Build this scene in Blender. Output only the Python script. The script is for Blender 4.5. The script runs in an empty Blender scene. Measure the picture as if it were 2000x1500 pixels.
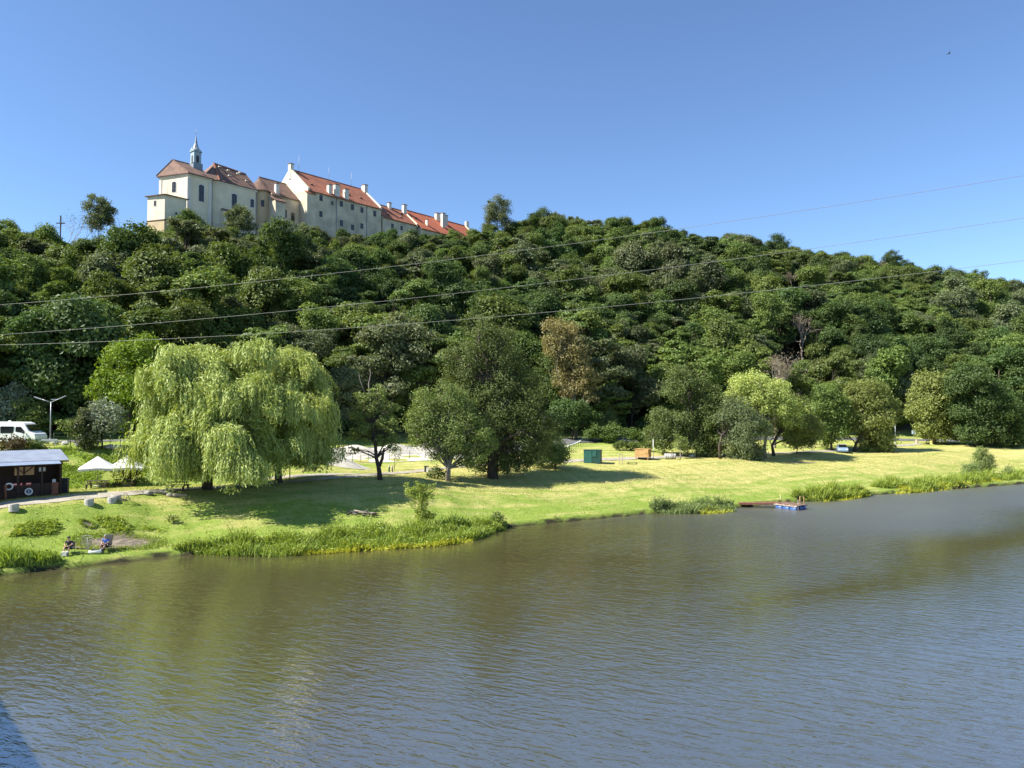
import bpy, math, random
import numpy as np
from mathutils import Vector, Matrix

rng = np.random.default_rng(11)
random.seed(11)
scene = bpy.context.scene
COL = scene.collection

# ------------------------------------------------------------------ camera, sky, sun, exposure
F = 1482.0                      # focal length in photo pixels (2000 px wide)
CAMZ = 11.5
BQ = -4.7                       # plan offset of the bridge edge from the viewpoint
TILT = math.atan(50.0 / F)
cam_data = bpy.data.cameras.new("camera")
cam_data.sensor_width = 36.0
cam_data.lens = F / 2000.0 * 36.0
cam_data.clip_start = 0.1
cam_data.clip_end = 12000.0
cam = bpy.data.objects.new("camera", cam_data)
COL.objects.link(cam)
cam.location = (0, 0, CAMZ)
cam.rotation_euler = (math.pi / 2 + TILT, 0, 0)
scene.camera = cam

SUN_EL = math.radians(44)
SUN_AZ = math.radians(-106)      # clockwise from +Y
SUN = Vector((math.sin(SUN_AZ) * math.cos(SUN_EL), math.cos(SUN_AZ) * math.cos(SUN_EL), math.sin(SUN_EL)))
world = bpy.data.worlds.new("World")
scene.world = world
world.use_nodes = True
wn = world.node_tree
sky = wn.nodes.new("ShaderNodeTexSky")
sky.sky_type = 'NISHITA'
sky.sun_disc = False
sky.sun_elevation = SUN_EL
sky.sun_rotation = SUN_AZ
sky.altitude = 250
sky.air_density = 0.85
sky.dust_density = 0.0
sky.ozone_density = 5.6
wn.links.new(sky.outputs[0], wn.nodes["Background"].inputs[0])
wn.nodes["Background"].inputs[1].default_value = 0.1

sun_data = bpy.data.lights.new("sun", 'SUN')
sun_data.energy = 5.0
sun_data.angle = math.radians(0.53)
sun_data.color = (1.0, 0.95, 0.86)
sun = bpy.data.objects.new("sun", sun_data)
COL.objects.link(sun)
sun.rotation_euler = (-SUN).to_track_quat('-Z', 'Y').to_euler()

vs = scene.view_settings
vs.view_transform = 'Standard'
vs.look = 'None'
vs.exposure = 1.1
vs.gamma = 1.0
vs.use_curve_mapping = False
scene.cycles.max_bounces = 6
scene.cycles.diffuse_bounces = 3
scene.cycles.glossy_bounces = 3
scene.cycles.transmission_bounces = 4
scene.cycles.use_denoising = True

# ------------------------------------------------------------------ pixel -> place
_ct, _st = math.cos(TILT), math.sin(TILT)

def ray(px, py):
    a = (px - 1000.0) / F
    b = (750.0 - py) / F
    return np.array((a, _ct - b * _st, _st + b * _ct))

def at_depth(px, py, Y):
    d = ray(px, py)
    return Vector((d * (Y / d[1])) + np.array((0, 0, CAMZ)))

def to_px(p):
    x, y, z = p[0], p[1], p[2] - CAMZ
    fw = y * _ct + z * _st
    up = -y * _st + z * _ct
    return 1000 + F * x / fw, 750 - F * up / fw

UD = np.array((0.874, 0.486)); UD = UD / np.linalg.norm(UD)
VD = np.array((-UD[1], UD[0]))
def to_uv(x, y): return x * UD[0] + y * UD[1], x * VD[0] + y * VD[1]
def to_xy(u, v): return u * UD[0] + v * VD[0], u * UD[1] + v * VD[1]

def sstep(a, b, x):
    t = np.clip((x - a) / (b - a), 0, 1)
    return t * t * (3 - 2 * t)

# bank edge and hill profile in river coordinates (u along, v across)
BU = [-400, -30, -5.6, 0, 6, 13, 26, 32, 36, 46, 55, 64, 77, 93, 126, 200, 400]
BV = [62, 63.2, 63.6, 64.2, 65.6, 63.6, 62.6, 63.6, 65.4, 66.0, 66.3, 65.2, 65.7, 66.0, 64.6, 65.5, 66]
CU = [-400, -60, -20, 0, 12, 21, 44, 78, 116, 140, 162, 190, 216, 280, 365, 483, 700, 1500]
CZ = [50, 55, 57, 57.5, 58.5, 64, 68, 72, 77, 83, 92, 91, 92, 89, 86, 79, 68, 58]
TREE_H = 10.0
def bank_v(u): return np.interp(u, BU, BV) + 0.18 * np.sin(u * 1.7) + 0.12 * np.sin(u * 3.9 + 1)
def ridge_z(u): return np.interp(u, CU, CZ) - TREE_H
def ridge_v(u): return np.interp(u, [-50, 40, 140, 220, 480], [236, 240, 256, 258, 246])
def foot_v(u): return np.interp(u, [-50, 0, 40, 110, 170, 220, 400], [120, 120, 126, 128, 120, 108, 106])

def terrain(u, v):
    u = np.asarray(u, float); v = np.asarray(v, float)
    s = v - bank_v(u)
    zl = np.interp(s, [-8, -1.5, -0.05, 0.18, 2, 4.5, 6.5, 10, 13, 20], [-2.6, -0.6, -0.05, 0.36, 0.58, 0.95, 1.7, 3.4, 3.75, 3.8])
    zr = np.interp(s, [-8, -1.5, -0.05, 0.18, 3, 8, 14, 20, 28, 34], [-2.6, -0.6, -0.05, 0.42, 0.75, 1.5, 2.4, 3.1, 3.6, 3.7])
    w = sstep(12, 55, u)
    z = zl * (1 - w) + zr * w
    # embankment and road level on the left, gentle rise elsewhere
    we = 1 - sstep(16, 34, u)
    z = z + we * 3.6 * sstep(87, 98, v) + (1 - we) * np.interp(v, [95, 110, 128], [0, 0.9, 2.4]) * (1 - 0.55 * sstep(140, 210, u))
    # meadow undulation
    z = z + sstep(2, 8, s) * (1 - sstep(95, 110, v)) * 0.14 * (np.sin(u * 0.21 + v * 0.1) + np.sin(u * 0.11 - v * 0.33 + 2))
    # hill
    fv = foot_v(u); rv = ridge_v(u)
    t = np.clip((v - fv) / (rv - fv), 0, 1)
    h = ridge_z(u) - 6.0
    hill = h * (0.88 * t + 0.12 * t * t * (3 - 2 * t))
    z = z + hill + np.where(v > rv, -0.02 * np.minimum(v - rv, 600), 0)
    # near bank behind the camera
    z = np.where(v < -20, np.interp(v, [-60, -40, -28, -20], [5, 4, 0.4, -2.6]), z)
    return z

def tz(x, y):
    u, v = to_uv(x, y)
    return float(terrain(u, v))

def ground(px, py, ymin=40, ymax=600):
    d = ray(px, py)
    Y = np.linspace(ymin, ymax, 12000)
    X = d[0] / d[1] * Y
    Z = CAMZ + d[2] / d[1] * Y
    u, v = to_uv(X, Y)
    g = terrain(u, v)
    i = int(np.argmax(Z < g))
    if i == 0: i = len(Y) - 1
    return Vector((X[i], Y[i], float(g[i])))

# ------------------------------------------------------------------ object helpers
def tag(o, label=None, cat=None, group=None, kind=None):
    if label: o["label"] = label
    if cat: o["category"] = cat
    if group: o["group"] = group
    if kind: o["kind"] = kind
    return o

def empty(name, loc, rz=0.0):
    o = bpy.data.objects.new(name, None)
    o.empty_display_size = 0.3
    o.location = loc
    o.rotation_euler = (0, 0, rz)
    COL.objects.link(o)
    return o

def link_mesh(name, me, parent=None, loc=None):
    o = bpy.data.objects.new(name, me)
    COL.objects.link(o)
    if parent is not None: o.parent = parent
    if loc is not None: o.location = loc
    return o

def np_mesh(name, V, Q, mats, smooth=False, mi=None):
    """mesh from an (n,3) array and an (m,4) or (m,3) index array"""
    me = bpy.data.meshes.new(name)
    V = np.ascontiguousarray(V, np.float32); Q = np.ascontiguousarray(Q, np.int32)
    k = Q.shape[1]; m = Q.shape[0]
    me.vertices.add(len(V)); me.vertices.foreach_set("co", V.ravel())
    me.loops.add(m * k); me.loops.foreach_set("vertex_index", Q.ravel())
    me.polygons.add(m); me.polygons.foreach_set("loop_start", np.arange(m, dtype=np.int32) * k)
    if mi is not None: me.polygons.foreach_set("material_index", np.ascontiguousarray(mi, np.int32))
    me.update(calc_edges=True)
    me.polygons.foreach_set("use_smooth", np.full(m, smooth, bool))
    for x in (mats if isinstance(mats, (list, tuple)) else [mats]): me.materials.append(x)
    return me

class MB:
    """collects boxes, prisms, tubes and builds ONE mesh"""
    def __init__(s): s.v = []; s.f = []; s.sm = []
    def add(s, vs, fs, smooth=False):
        b = len(s.v); s.v += [tuple(map(float, p)) for p in vs]
        s.f += [tuple(i + b for i in f) for f in fs]; s.sm += [smooth] * len(fs)
        return s
    def box(s, c, d, rz=0.0, M=None):
        hx, hy, hz = d[0] / 2, d[1] / 2, d[2] / 2
        P = [Vector((x * hx, y * hy, z * hz)) for z in (-1, 1) for (x, y) in ((-1, -1), (1, -1), (1, 1), (-1, 1))]
        R = M if M is not None else Matrix.Rotation(rz, 3, 'Z')
        P = [R @ p + Vector(c) for p in P]
        return s.add(P, [(3, 2, 1, 0), (4, 5, 6, 7), (0, 1, 5, 4), (1, 2, 6, 5), (2, 3, 7, 6), (3, 0, 4, 7)])
    def bar(s, a, b, w, h=None):
        """rectangular bar from a to b"""
        a = Vector(a); b = Vector(b); h = h or w
        z = (b - a).normalized(); up = Vector((0, 0, 1)) if abs(z.z) < 0.95 else Vector((0, 1, 0))
        x = up.cross(z).normalized(); y = z.cross(x)
        P = [p + x * sx * w / 2 + y * sy * h / 2 for p in (a, b) for (sx, sy) in ((-1, -1), (1, -1), (1, 1), (-1, 1))]
        return s.add(P, [(3, 2, 1, 0), (4, 5, 6, 7), (0, 1, 5, 4), (1, 2, 6, 5), (2, 3, 7, 6), (3, 0, 4, 7)])
    def prism(s, poly, z0, z1, cap=True):
        n = len(poly)
        P = [(p[0], p[1], z0) for p in poly] + [(p[0], p[1], z1) for p in poly]
        fs = [(i, (i + 1) % n, n + (i + 1) % n, n + i) for i in range(n)]
        if cap: fs += [tuple(range(n - 1, -1, -1)), tuple(range(n, 2 * n))]
        return s.add(P, fs)
    def tube(s, pts, rad, seg=8, cap=True):
        pts = [Vector(p) for p in pts]; n = len(pts)
        rad = rad if isinstance(rad, (list, tuple)) else [rad] * n
        vs = []; prev = None
        for i, p in enumerate(pts):
            d = (pts[min(i + 1, n - 1)] - pts[max(i - 1, 0)])
            d = d.normalized() if d.length > 1e-9 else Vector((0, 0, 1))
            if prev is None:
                x = Vector((1, 0, 0)) if abs(d.x) < 0.9 else Vector((0, 1, 0))
                x = (x - d * x.dot(d)).normalized()
            else:
                x = (prev - d * prev.dot(d)); x = x.normalized() if x.length > 1e-6 else Vector((1, 0, 0))
            prev = x; y = d.cross(x)
            for k in range(seg):
                a = 2 * math.pi * k / seg
                vs.append(p + (x * math.cos(a) + y * math.sin(a)) * rad[i])
        fs = []
        for i in range(n - 1):
            for k in range(seg):
                fs.append((i * seg + k, i * seg + (k + 1) % seg, (i + 1) * seg + (k + 1) % seg, (i + 1) * seg + k))
        if cap:
            fs.append(tuple(range(seg - 1, -1, -1))); fs.append(tuple((n - 1) * seg + k for k in range(seg)))
        return s.add(vs, fs, True)
    def lathe(s, c, prof, seg=16):
        """prof: list of (r, z) from bottom to top round a vertical axis"""
        vs = []; n = len(prof)
        for r, z in prof:
            for k in range(seg):
                a = 2 * math.pi * k / seg
                vs.append((c[0] + r * math.cos(a), c[1] + r * math.sin(a), c[2] + z))
        fs = [(i * seg + k, i * seg + (k + 1) % seg, (i + 1) * seg + (k + 1) % seg, (i + 1) * seg + k) for i in range(n - 1) for k in range(seg)]
        fs.append(tuple(range(seg - 1, -1, -1))); fs.append(tuple((n - 1) * seg + k for k in range(seg)))
        return s.add(vs, fs, False)
    def data(s, name, m):
        me = bpy.data.meshes.new(name)
        me.from_pydata(s.v, [], s.f); me.update()
        me.polygons.foreach_set("use_smooth", s.sm)
        me.materials.append(m)
        return me
    def build(s, name, m, parent=None, loc=None, bevel=0.0):
        o = link_mesh(name, s.data(name, m), parent, loc)
        if bevel:
            b = o.modifiers.new("bevel", 'BEVEL'); b.width = bevel; b.segments = 2; b.limit_method = 'ANGLE'
        return o

# ------------------------------------------------------------------ materials
def new_mat(name):
    m = bpy.data.materials.new(name); m.use_nodes = True
    return m, m.node_tree.nodes, m.node_tree.links, m.node_tree.nodes["Principled BSDF"]

def rgb(c): return (c[0], c[1], c[2], 1.0)

def mat(name, c1, c2=None, rough=0.7, scale=4.0, metal=0.0, bump=0.0, detail=5.0, bscale=None, stretch=None, spec=0.5, lo=0.35, hi=0.65):
    m, n, l, b = new_mat(name)
    b.inputs["Roughness"].default_value = rough
    b.inputs["Metallic"].default_value = metal
    b.inputs["Specular IOR Level"].default_value = spec
    c2 = c2 or tuple(x * 0.8 for x in c1)
    tc = n.new("ShaderNodeTexCoord")
    vec = tc.outputs["Object"]
    if stretch:
        mp = n.new("ShaderNodeMapping"); mp.inputs["Scale"].default_value = stretch
        l.new(vec, mp.inputs[0]); vec = mp.outputs[0]
    nz = n.new("ShaderNodeTexNoise"); nz.inputs["Scale"].default_value = scale; nz.inputs["Detail"].default_value = detail
    l.new(vec, nz.inputs["Vector"])
    mr = n.new("ShaderNodeMapRange"); mr.inputs[1].default_value = lo; mr.inputs[2].default_value = hi
    l.new(nz.outputs["Fac"], mr.inputs[0])
    mx = n.new("ShaderNodeMix"); mx.data_type = 'RGBA'
    mx.inputs["A"].default_value = rgb(c1); mx.inputs["B"].default_value = rgb(c2)
    l.new(mr.outputs[0], mx.inputs["Factor"])
    l.new(mx.outputs["Result"], b.inputs["Base Color"])
    if bump:
        nb = n.new("ShaderNodeTexNoise"); nb.inputs["Scale"].default_value = bscale or scale * 6; nb.inputs["Detail"].default_value = 4
        l.new(vec, nb.inputs["Vector"])
        bp = n.new("ShaderNodeBump"); bp.inputs["Strength"].default_value = bump; bp.inputs["Distance"].default_value = 0.05
        l.new(nb.outputs["Fac"], bp.inputs["Height"]); l.new(bp.outputs[0], b.inputs["Normal"])
    return m

def leaf_mat(name, c1, c2, trans=0.32, hue=0.012, val=0.25, tint=(1.25, 1.15, 0.45)):
    """leaves: colour differs leaf by leaf and tree by tree; light passes through"""
    m, n, l, b = new_mat(name)
    n.remove(b)
    g = n.new("ShaderNodeNewGeometry"); oi = n.new("ShaderNodeObjectInfo")
    mx = n.new("ShaderNodeMix"); mx.data_type = 'RGBA'
    mx.inputs["A"].default_value = rgb(c1); mx.inputs["B"].default_value = rgb(c2)
    l.new(g.outputs["Random Per Island"], mx.inputs["Factor"])
    hs = n.new("ShaderNodeHueSaturation")
    m1 = n.new("ShaderNodeMapRange"); m1.inputs[3].default_value = 0.5 - hue; m1.inputs[4].default_value = 0.5 + hue
    l.new(oi.outputs["Random"], m1.inputs[0]); l.new(m1.outputs[0], hs.inputs["Hue"])
    mm = n.new("ShaderNodeMath"); mm.operation = 'MULTIPLY'; mm.inputs[1].default_value = 7.31
    fr = n.new("ShaderNodeMath"); fr.operation = 'FRACT'
    l.new(oi.outputs["Random"], mm.inputs[0]); l.new(mm.outputs[0], fr.inputs[0])
    m2 = n.new("ShaderNodeMapRange"); m2.inputs[3].default_value = 1 - val; m2.inputs[4].default_value = 1 + val
    l.new(fr.outputs[0], m2.inputs[0]); l.new(m2.outputs[0], hs.inputs["Value"])
    l.new(mx.outputs["Result"], hs.inputs["Color"])
    df = n.new("ShaderNodeBsdfDiffuse"); l.new(hs.outputs[0], df.inputs[0])
    tr = n.new("ShaderNodeBsdfTranslucent")
    tm = n.new("ShaderNodeMix"); tm.data_type = 'RGBA'; tm.blend_type = 'MULTIPLY'; tm.inputs["Factor"].default_value = 1
    tm.inputs["B"].default_value = rgb(tint); l.new(hs.outputs[0], tm.inputs["A"]); l.new(tm.outputs["Result"], tr.inputs[0])
    ms = n.new("ShaderNodeMixShader"); ms.inputs[0].default_value = trans
    l.new(df.outputs[0], ms.inputs[1]); l.new(tr.outputs[0], ms.inputs[2])
    gl = n.new("ShaderNodeBsdfGlossy"); gl.inputs["Roughness"].default_value = 0.5; gl.inputs[0].default_value = (1, 1, 1, 1)
    ms2 = n.new("ShaderNodeMixShader"); ms2.inputs[0].default_value = 0.02
    l.new(ms.outputs[0], ms2.inputs[1]); l.new(gl.outputs[0], ms2.inputs[2])
    l.new(ms2.outputs[0], n["Material Output"].inputs[0])
    return m
# ------------------------------------------------------------------ ground and water
def axis_lines(segs):
    out = []
    for a, b, st in segs:
        out.append(np.arange(a, b, st))
    return np.unique(np.concatenate(out))
ul = axis_lines([(-4000, -400, 400), (-400, -60, 20), (-60, -25, 2), (-25, 110, 0.8), (110, 180, 1.4), (180, 330, 3), (330, 640, 8), (640, 1600, 60), (1600, 5000, 400)])
vl = axis_lines([(-3000, -60, 300), (-60, 55, 8), (55, 62, 1.0), (62, 68, 0.3), (68, 112, 0.8), (112, 135, 1.5), (135, 270, 4), (270, 400, 15), (400, 1500, 120), (1500, 5000, 500)])
UU, VV = np.meshgrid(ul, vl, indexing='ij')
ZZ = terrain(UU, VV)
small = 0.05 * (np.sin(UU * 2.1 + VV * 1.3) * np.sin(UU * 1.17 - VV * 2.3 + 1)) * sstep(1, 4, VV - bank_v(UU))
ZZ = ZZ + small
XX, YY = to_xy(UU, VV)
nu, nv = len(ul), len(vl)
idx = np.arange(nu * nv).reshape(nu, nv)
Q = np.stack([idx[:-1, :-1], idx[1:, :-1], idx[1:, 1:], idx[:-1, 1:]], -1).reshape(-1, 4)

m, n, l, b = new_mat("meadow_grass")
b.inputs["Roughness"].default_value = 0.9
b.inputs["Specular IOR Level"].default_value = 0.15
tc = n.new("ShaderNodeTexCoord")
def noise(scale, detail=4, vec=None, rough=0.55, dist=0.0):
    x = n.new("ShaderNodeTexNoise"); x.inputs["Distortion"].default_value = dist; x.inputs["Scale"].default_value = scale; x.inputs["Detail"].default_value = detail; x.inputs["Roughness"].default_value = rough
    l.new(vec or tc.outputs["Object"], x.inputs["Vector"]); return x.outputs["Fac"]
def mrange(f, a, b_, c=0.0, d=1.0):
    x = n.new("ShaderNodeMapRange"); x.inputs[1].default_value = a; x.inputs[2].default_value = b_; x.inputs[3].default_value = c; x.inputs[4].default_value = d
    l.new(f, x.inputs[0]); return x.outputs[0]
def mixc(f, a, b_):
    x = n.new("ShaderNodeMix"); x.data_type = 'RGBA'
    for key, val in (("A", a), ("B", b_)):
        if isinstance(val, tuple): x.inputs[key].default_value = rgb(val)
        else: l.new(val, x.inputs[key])
    l.new(f, x.inputs["Factor"]); return x.outputs["Result"]
def mathn(op, a, b_):
    x = n.new("ShaderNodeMath"); x.operation = op
    for i, val in enumerate((a, b_)):
        if isinstance(val, (int, float)): x.inputs[i].default_value = val
        else: l.new(val, x.inputs[i])
    return x.outputs[0]
at = n.new("ShaderNodeAttribute"); at.attribute_name = "dry"
af = n.new("ShaderNodeAttribute"); af.attribute_name = "wood"
# streaks of mown grass along the river
mp = n.new("ShaderNodeMapping"); mp.vector_type = "TEXTURE"; mp.inputs["Rotation"].default_value = (0, 0, math.atan2(UD[1], UD[0])); mp.inputs["Scale"].default_value = (4.0, 0.8, 1)
l.new(tc.outputs["Object"], mp.inputs[0])
streak = noise(0.55, 6, mp.outputs[0], 0.65)
patch = noise(0.35, 8, None, 0.7)
fine = noise(9.0, 6, None, 0.75)
blade = noise(2.6, 6, None, 0.8)
lush = mixc(mrange(blade, 0.34, 0.66), (0.185, 0.280, 0.036), (0.320, 0.400, 0.078))
dryc = mixc(mrange(fine, 0.35, 0.65), (0.46, 0.43, 0.12), (0.64, 0.55, 0.24))
dm = mathn('ADD', mathn('MULTIPLY', at.outputs["Fac"], 0.9), mathn('ADD', mrange(streak, 0.38, 0.62, -0.4, 0.5), mrange(patch, 0.35, 0.68, -0.4, 0.4)))
x = n.new("ShaderNodeClamp"); l.new(dm, x.inputs[0])
col = mixc(x.outputs[0], lush, dryc)
col = mixc(mrange(fine, 0.3, 0.5, 0.4, 0), col, (0.07, 0.12, 0.02))
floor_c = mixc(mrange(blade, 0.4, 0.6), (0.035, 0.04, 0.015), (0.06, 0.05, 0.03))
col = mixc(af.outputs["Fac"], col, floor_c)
l.new(col, b.inputs["Base Color"])
bp = n.new("ShaderNodeBump"); bp.inputs["Strength"].default_value = 1.0; bp.inputs["Distance"].default_value = 0.12
l.new(mathn('ADD', fine, blade), bp.inputs["Height"]); l.new(bp.outputs[0], b.inputs["Normal"])
M_grass = m

gm = np_mesh("ground", np.stack([XX, YY, ZZ], -1).reshape(-1, 3), Q, M_grass, True)
sU = VV - bank_v(UU)
dry = np.interp(sU, [0, 4, 9, 16, 24, 34, 60], [0.0, 0.1, 0.55, 1.1, 1.0, 0.6, 0.2])
lft = 1 - sstep(10, 40, UU)
dryl = np.interp(sU, [0, 8.5, 10.5, 16, 20, 24, 60], [0.0, 0.0, 0.55, 0.75, 0.5, 0.1, 0.1])
dry = dry * (1 - lft) + dryl * lft
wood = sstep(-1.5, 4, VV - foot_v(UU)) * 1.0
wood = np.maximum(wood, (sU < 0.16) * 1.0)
for nm, arr in (("dry", dry), ("wood", wood)):
    a_ = gm.attributes.new(nm, 'FLOAT', 'POINT'); a_.data.foreach_set("value", arr.astype(np.float32).ravel())
og = link_mesh("ground", gm); tag(og, "mown meadow and wooded hill slope on the far bank", kind="structure")

# river: murky water, wind ripples with a calm streak
m, n, l, b = new_mat("river_water")
tc = n.new("ShaderNodeTexCoord")
b.inputs["Roughness"].default_value = 0.09
b.inputs["IOR"].default_value = 4.8
b.inputs["Specular IOR Level"].default_value = 0.5
big = noise(0.035, 3)
b_col = mixc(mrange(big, 0.35, 0.65), (0.064, 0.058, 0.024), (0.080, 0.073, 0.034))
l.new(b_col, b.inputs["Base Color"])
def wavevec(rot, sx, sy):
    q = n.new("ShaderNodeMapping"); q.vector_type = "TEXTURE"; q.inputs["Rotation"].default_value = (0, 0, rot); q.inputs["Scale"].default_value = (sx, sy, 1)
    l.new(tc.outputs["Object"], q.inputs[0]); return q.outputs[0]
w1 = noise(1.0, 3, wavevec(math.radians(-28), 1.25, 0.45), 0.5, 0.9)
w2 = noise(1.0, 3, wavevec(math.radians(-20), 0.75, 0.24), 0.55)
w3 = noise(1.0, 2, wavevec(math.radians(40), 0.30, 0.22), 0.5)
gust = mrange(noise(0.045, 4, wavevec(math.radians(30), 2.0, 0.7)), 0.38, 0.62, 0.55, 1.15)
# calm streak running diagonally out from the far bank
calm = n.new("ShaderNodeAttribute"); calm.attribute_name = "ripple"
amp = mathn('MULTIPLY', gust, calm.outputs["Fac"])
hgt = mathn('ADD', mathn('ADD', w1, mathn('MULTIPLY', w2, 0.4)), mathn('MULTIPLY', w3, 0.16))
bp = n.new("ShaderNodeBump"); bp.inputs["Distance"].default_value = 0.047; bp.inputs["Strength"].default_value = 1.0
l.new(mathn('MULTIPLY', hgt, amp), bp.inputs["Height"]); l.new(bp.outputs[0], b.inputs["Normal"])
aw_ = n.new("ShaderNodeAttribute"); aw_.attribute_name = "wind"
l.new(mathn('ADD', 0.07, mathn('MULTIPLY', aw_.outputs["Fac"], 0.26)), b.inputs["Roughness"])
M_water = m
wu = axis_lines([(-4000, -100, 400), (-100, 220, 2.0), (220, 5000, 400)])
wv = axis_lines([(-34, 0, 8), (0, 72, 1.5), (72, 73, 1)])
WU, WV = np.meshgrid(wu, wv, indexing='ij')
WX, WY = to_xy(WU, WV)
i2 = np.arange(WU.size).reshape(WU.shape)
Q2 = np.stack([i2[:-1, :-1], i2[1:, :-1], i2[1:, 1:], i2[:-1, 1:]], -1).reshape(-1, 4)
wm = np_mesh("river", np.stack([WX, WY, np.zeros_like(WX)], -1).reshape(-1, 3), Q2, M_water, True)
p0 = np.array((10.0, 40.0)); p1 = np.array((70.0, 88.0))
dd = (p1 - p0); LL = np.linalg.norm(dd); dd = dd / LL
tt = (WX - p0[0]) * dd[0] + (WY - p0[1]) * dd[1]
qq = -(WX - p0[0]) * dd[1] + (WY - p0[1]) * dd[0]
wid = 1.6 + 4.6 * sstep(-2, 35, tt)
calmv = np.exp(-(qq - 1.2 * np.sin(tt * 0.22)) ** 2 / (wid ** 2)) * sstep(-6, 12, tt)
wind = sstep(28, 75, WU) * sstep(18, 45, WV) * (1 - calmv)
rip = (1.0 + 1.2 * wind) * (1 - 0.8 * calmv)
aw = wm.attributes.new("wind", 'FLOAT', 'POINT'); aw.data.foreach_set("value", wind.astype(np.float32).ravel())
a_ = wm.attributes.new("ripple", 'FLOAT', 'POINT'); a_.data.foreach_set("value", rip.astype(np.float32).ravel())
tag(link_mesh("river", wm), "wide murky rippled river in front of the meadow", kind="structure")

# draped strips: road, path, patches
def drape_strip(name, pts, widths, m, lift, label, kind="structure", n_across=5, jag=0.0):
    """pts: list of (x,y) world; ground-hugging ribbon"""
    P = np.array([(p[0], p[1]) for p in pts], float)
    seg = np.r_[0, np.cumsum(np.linalg.norm(np.diff(P, axis=0), axis=1))]
    N = int(seg[-1] / 0.8) + 2
    s = np.linspace(0, seg[-1], N)
    # smooth the polyline
    cx = np.interp(s, seg, P[:, 0]); cy = np.interp(s, seg, P[:, 1])
    k = 9
    ker = np.ones(k) / k
    cxp = np.convolve(np.pad(cx, k // 2, mode='edge'), ker, 'valid'); cyp = np.convolve(np.pad(cy, k // 2, mode='edge'), ker, 'valid')
    w = np.interp(s, seg, widths)
    tx = np.gradient(cxp); ty = np.gradient(cyp); ln = np.hypot(tx, ty); tx /= ln; ty /= ln
    offs = np.linspace(-0.5, 0.5, n_across)
    e = rng.normal(0, jag, (N, 2)) if jag else np.zeros((N, 2))
    V = []
    for j, o in enumerate(offs):
        ex = e[:, 0] if j == 0 else (e[:, 1] if j == n_across - 1 else 0)
        x = cxp - ty * (o * w + ex); y = cyp + tx * (o * w + ex)
        u, v = to_uv(x, y)
        V.append(np.stack([x, y, terrain(u, v) + lift], -1))
    V = np.stack(V, 1)
    ii = np.arange(N * n_across).reshape(N, n_across)
    Qs = np.stack([ii[:-1, :-1], ii[1:, :-1], ii[1:, 1:], ii[:-1, 1:]], -1).reshape(-1, 4)
    me = np_mesh(name, V.reshape(-1, 3), Qs, m, True)
    return tag(link_mesh(name, me), label, kind=kind)

def drape_blob(name, cx, cy, rx, ry, rot, m, lift, label, hgt=0.0, kind="structure", cat=None, rough=0.12, parent=None, seed=0, hummock=0.0):
    R = np.linspace(0, 1, 9); A = np.linspace(0, 2 * np.pi, 49)[:-1]
    r2 = np.random.default_rng(seed)
    ph = r2.uniform(0, 6.28, 6)
    wob = 1 + rough * sum(np.sin(A * (k + 2) + ph[k]) / (k + 1) for k in range(6))
    rr, aa = np.meshgrid(R, np.arange(48), indexing='ij')
    lx = rr * wob[aa] * np.cos(A[aa]) * rx; ly = rr * wob[aa] * np.sin(A[aa]) * ry
    x = cx + lx * math.cos(rot) - ly * math.sin(rot); y = cy + lx * math.sin(rot) + ly * math.cos(rot)
    u, v = to_uv(x, y)
    z = terrain(u, v) + lift + hgt * (1 - rr ** 2) ** 1.2 + hummock * np.sin(lx * 1.1 + 1) * np.cos(ly * 0.9) * (1 - rr)
    ii = np.arange(9 * 48).reshape(9, 48); ip = np.roll(ii, -1, axis=1)
    Qb = np.stack([ii[:-1], ii[1:], ip[1:], ip[:-1]], -1).reshape(-1, 4)
    me = np_mesh(name, np.stack([x, y, z], -1).reshape(-1, 3), Qb, m, True)
    return tag(link_mesh(name, me, parent), label, cat, kind=kind)

M_path = mat("path_gravel", (0.42, 0.38, 0.31), (0.30, 0.27, 0.21), 0.95, 1.2, bump=0.5, bscale=14)
M_asphalt = mat("asphalt", (0.16, 0.16, 0.165), (0.11, 0.11, 0.112), 0.9, 0.8, bump=0.3, bscale=30)
M_line = mat("white_line", (0.7, 0.7, 0.68), (0.5, 0.5, 0.48), 0.8, 3)
M_dirt = mat("bare_soil", (0.115, 0.092, 0.066), (0.235, 0.19, 0.14), 0.95, 2.2, bump=1.0, bscale=9, lo=0.42, hi=0.6)
M_gravel = mat("pale_gravel", (0.60, 0.56, 0.48), (0.47, 0.43, 0.36), 0.95, 0.9, bump=0.6, bscale=10)

pp = [ground(a, b_) for a, b_ in ((-160, 1020), (0, 987), (130, 974), (260, 963), (420, 952), (560, 941), (640, 935), (740, 927), (850, 915), (1000, 905), (1150, 898), (1280, 894), (1420, 888), (1560, 884), (1640, 880), (1720, 872), (1800, 866))]
drape_strip("path", [(p.x, p.y) for p in pp], [1.9] * len(pp), M_path, 0.045, "pale gravel path along the top of the meadow", jag=0.08)
rd = [to_xy(u, v) for u, v in ((-120, 113), (-40, 113), (0, 113), (40, 116), (75, 121), (110, 121), (150, 114), (190, 104), (240, 99), (330, 96))]
drape_strip("road", rd, [6.0] * len(rd), M_asphalt, 0.05, "asphalt road at the foot of the wooded hill")
dp = ground(232, 1061)
drape_blob("soil_patch", dp.x, dp.y, 3.0, 1.6, 0.3, M_dirt, 0.07, "bare brown soil patch behind the anglers", seed=4, rough=0.2)
dp = ground(172, 1026)
drape_blob("soil_patch", dp.x, dp.y, 0.55, 0.35, 0.1, M_dirt, 0.07, "small bare soil spot on the overgrown bank slope", seed=5, rough=0.25)
dp = ground(1563, 904)
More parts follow.
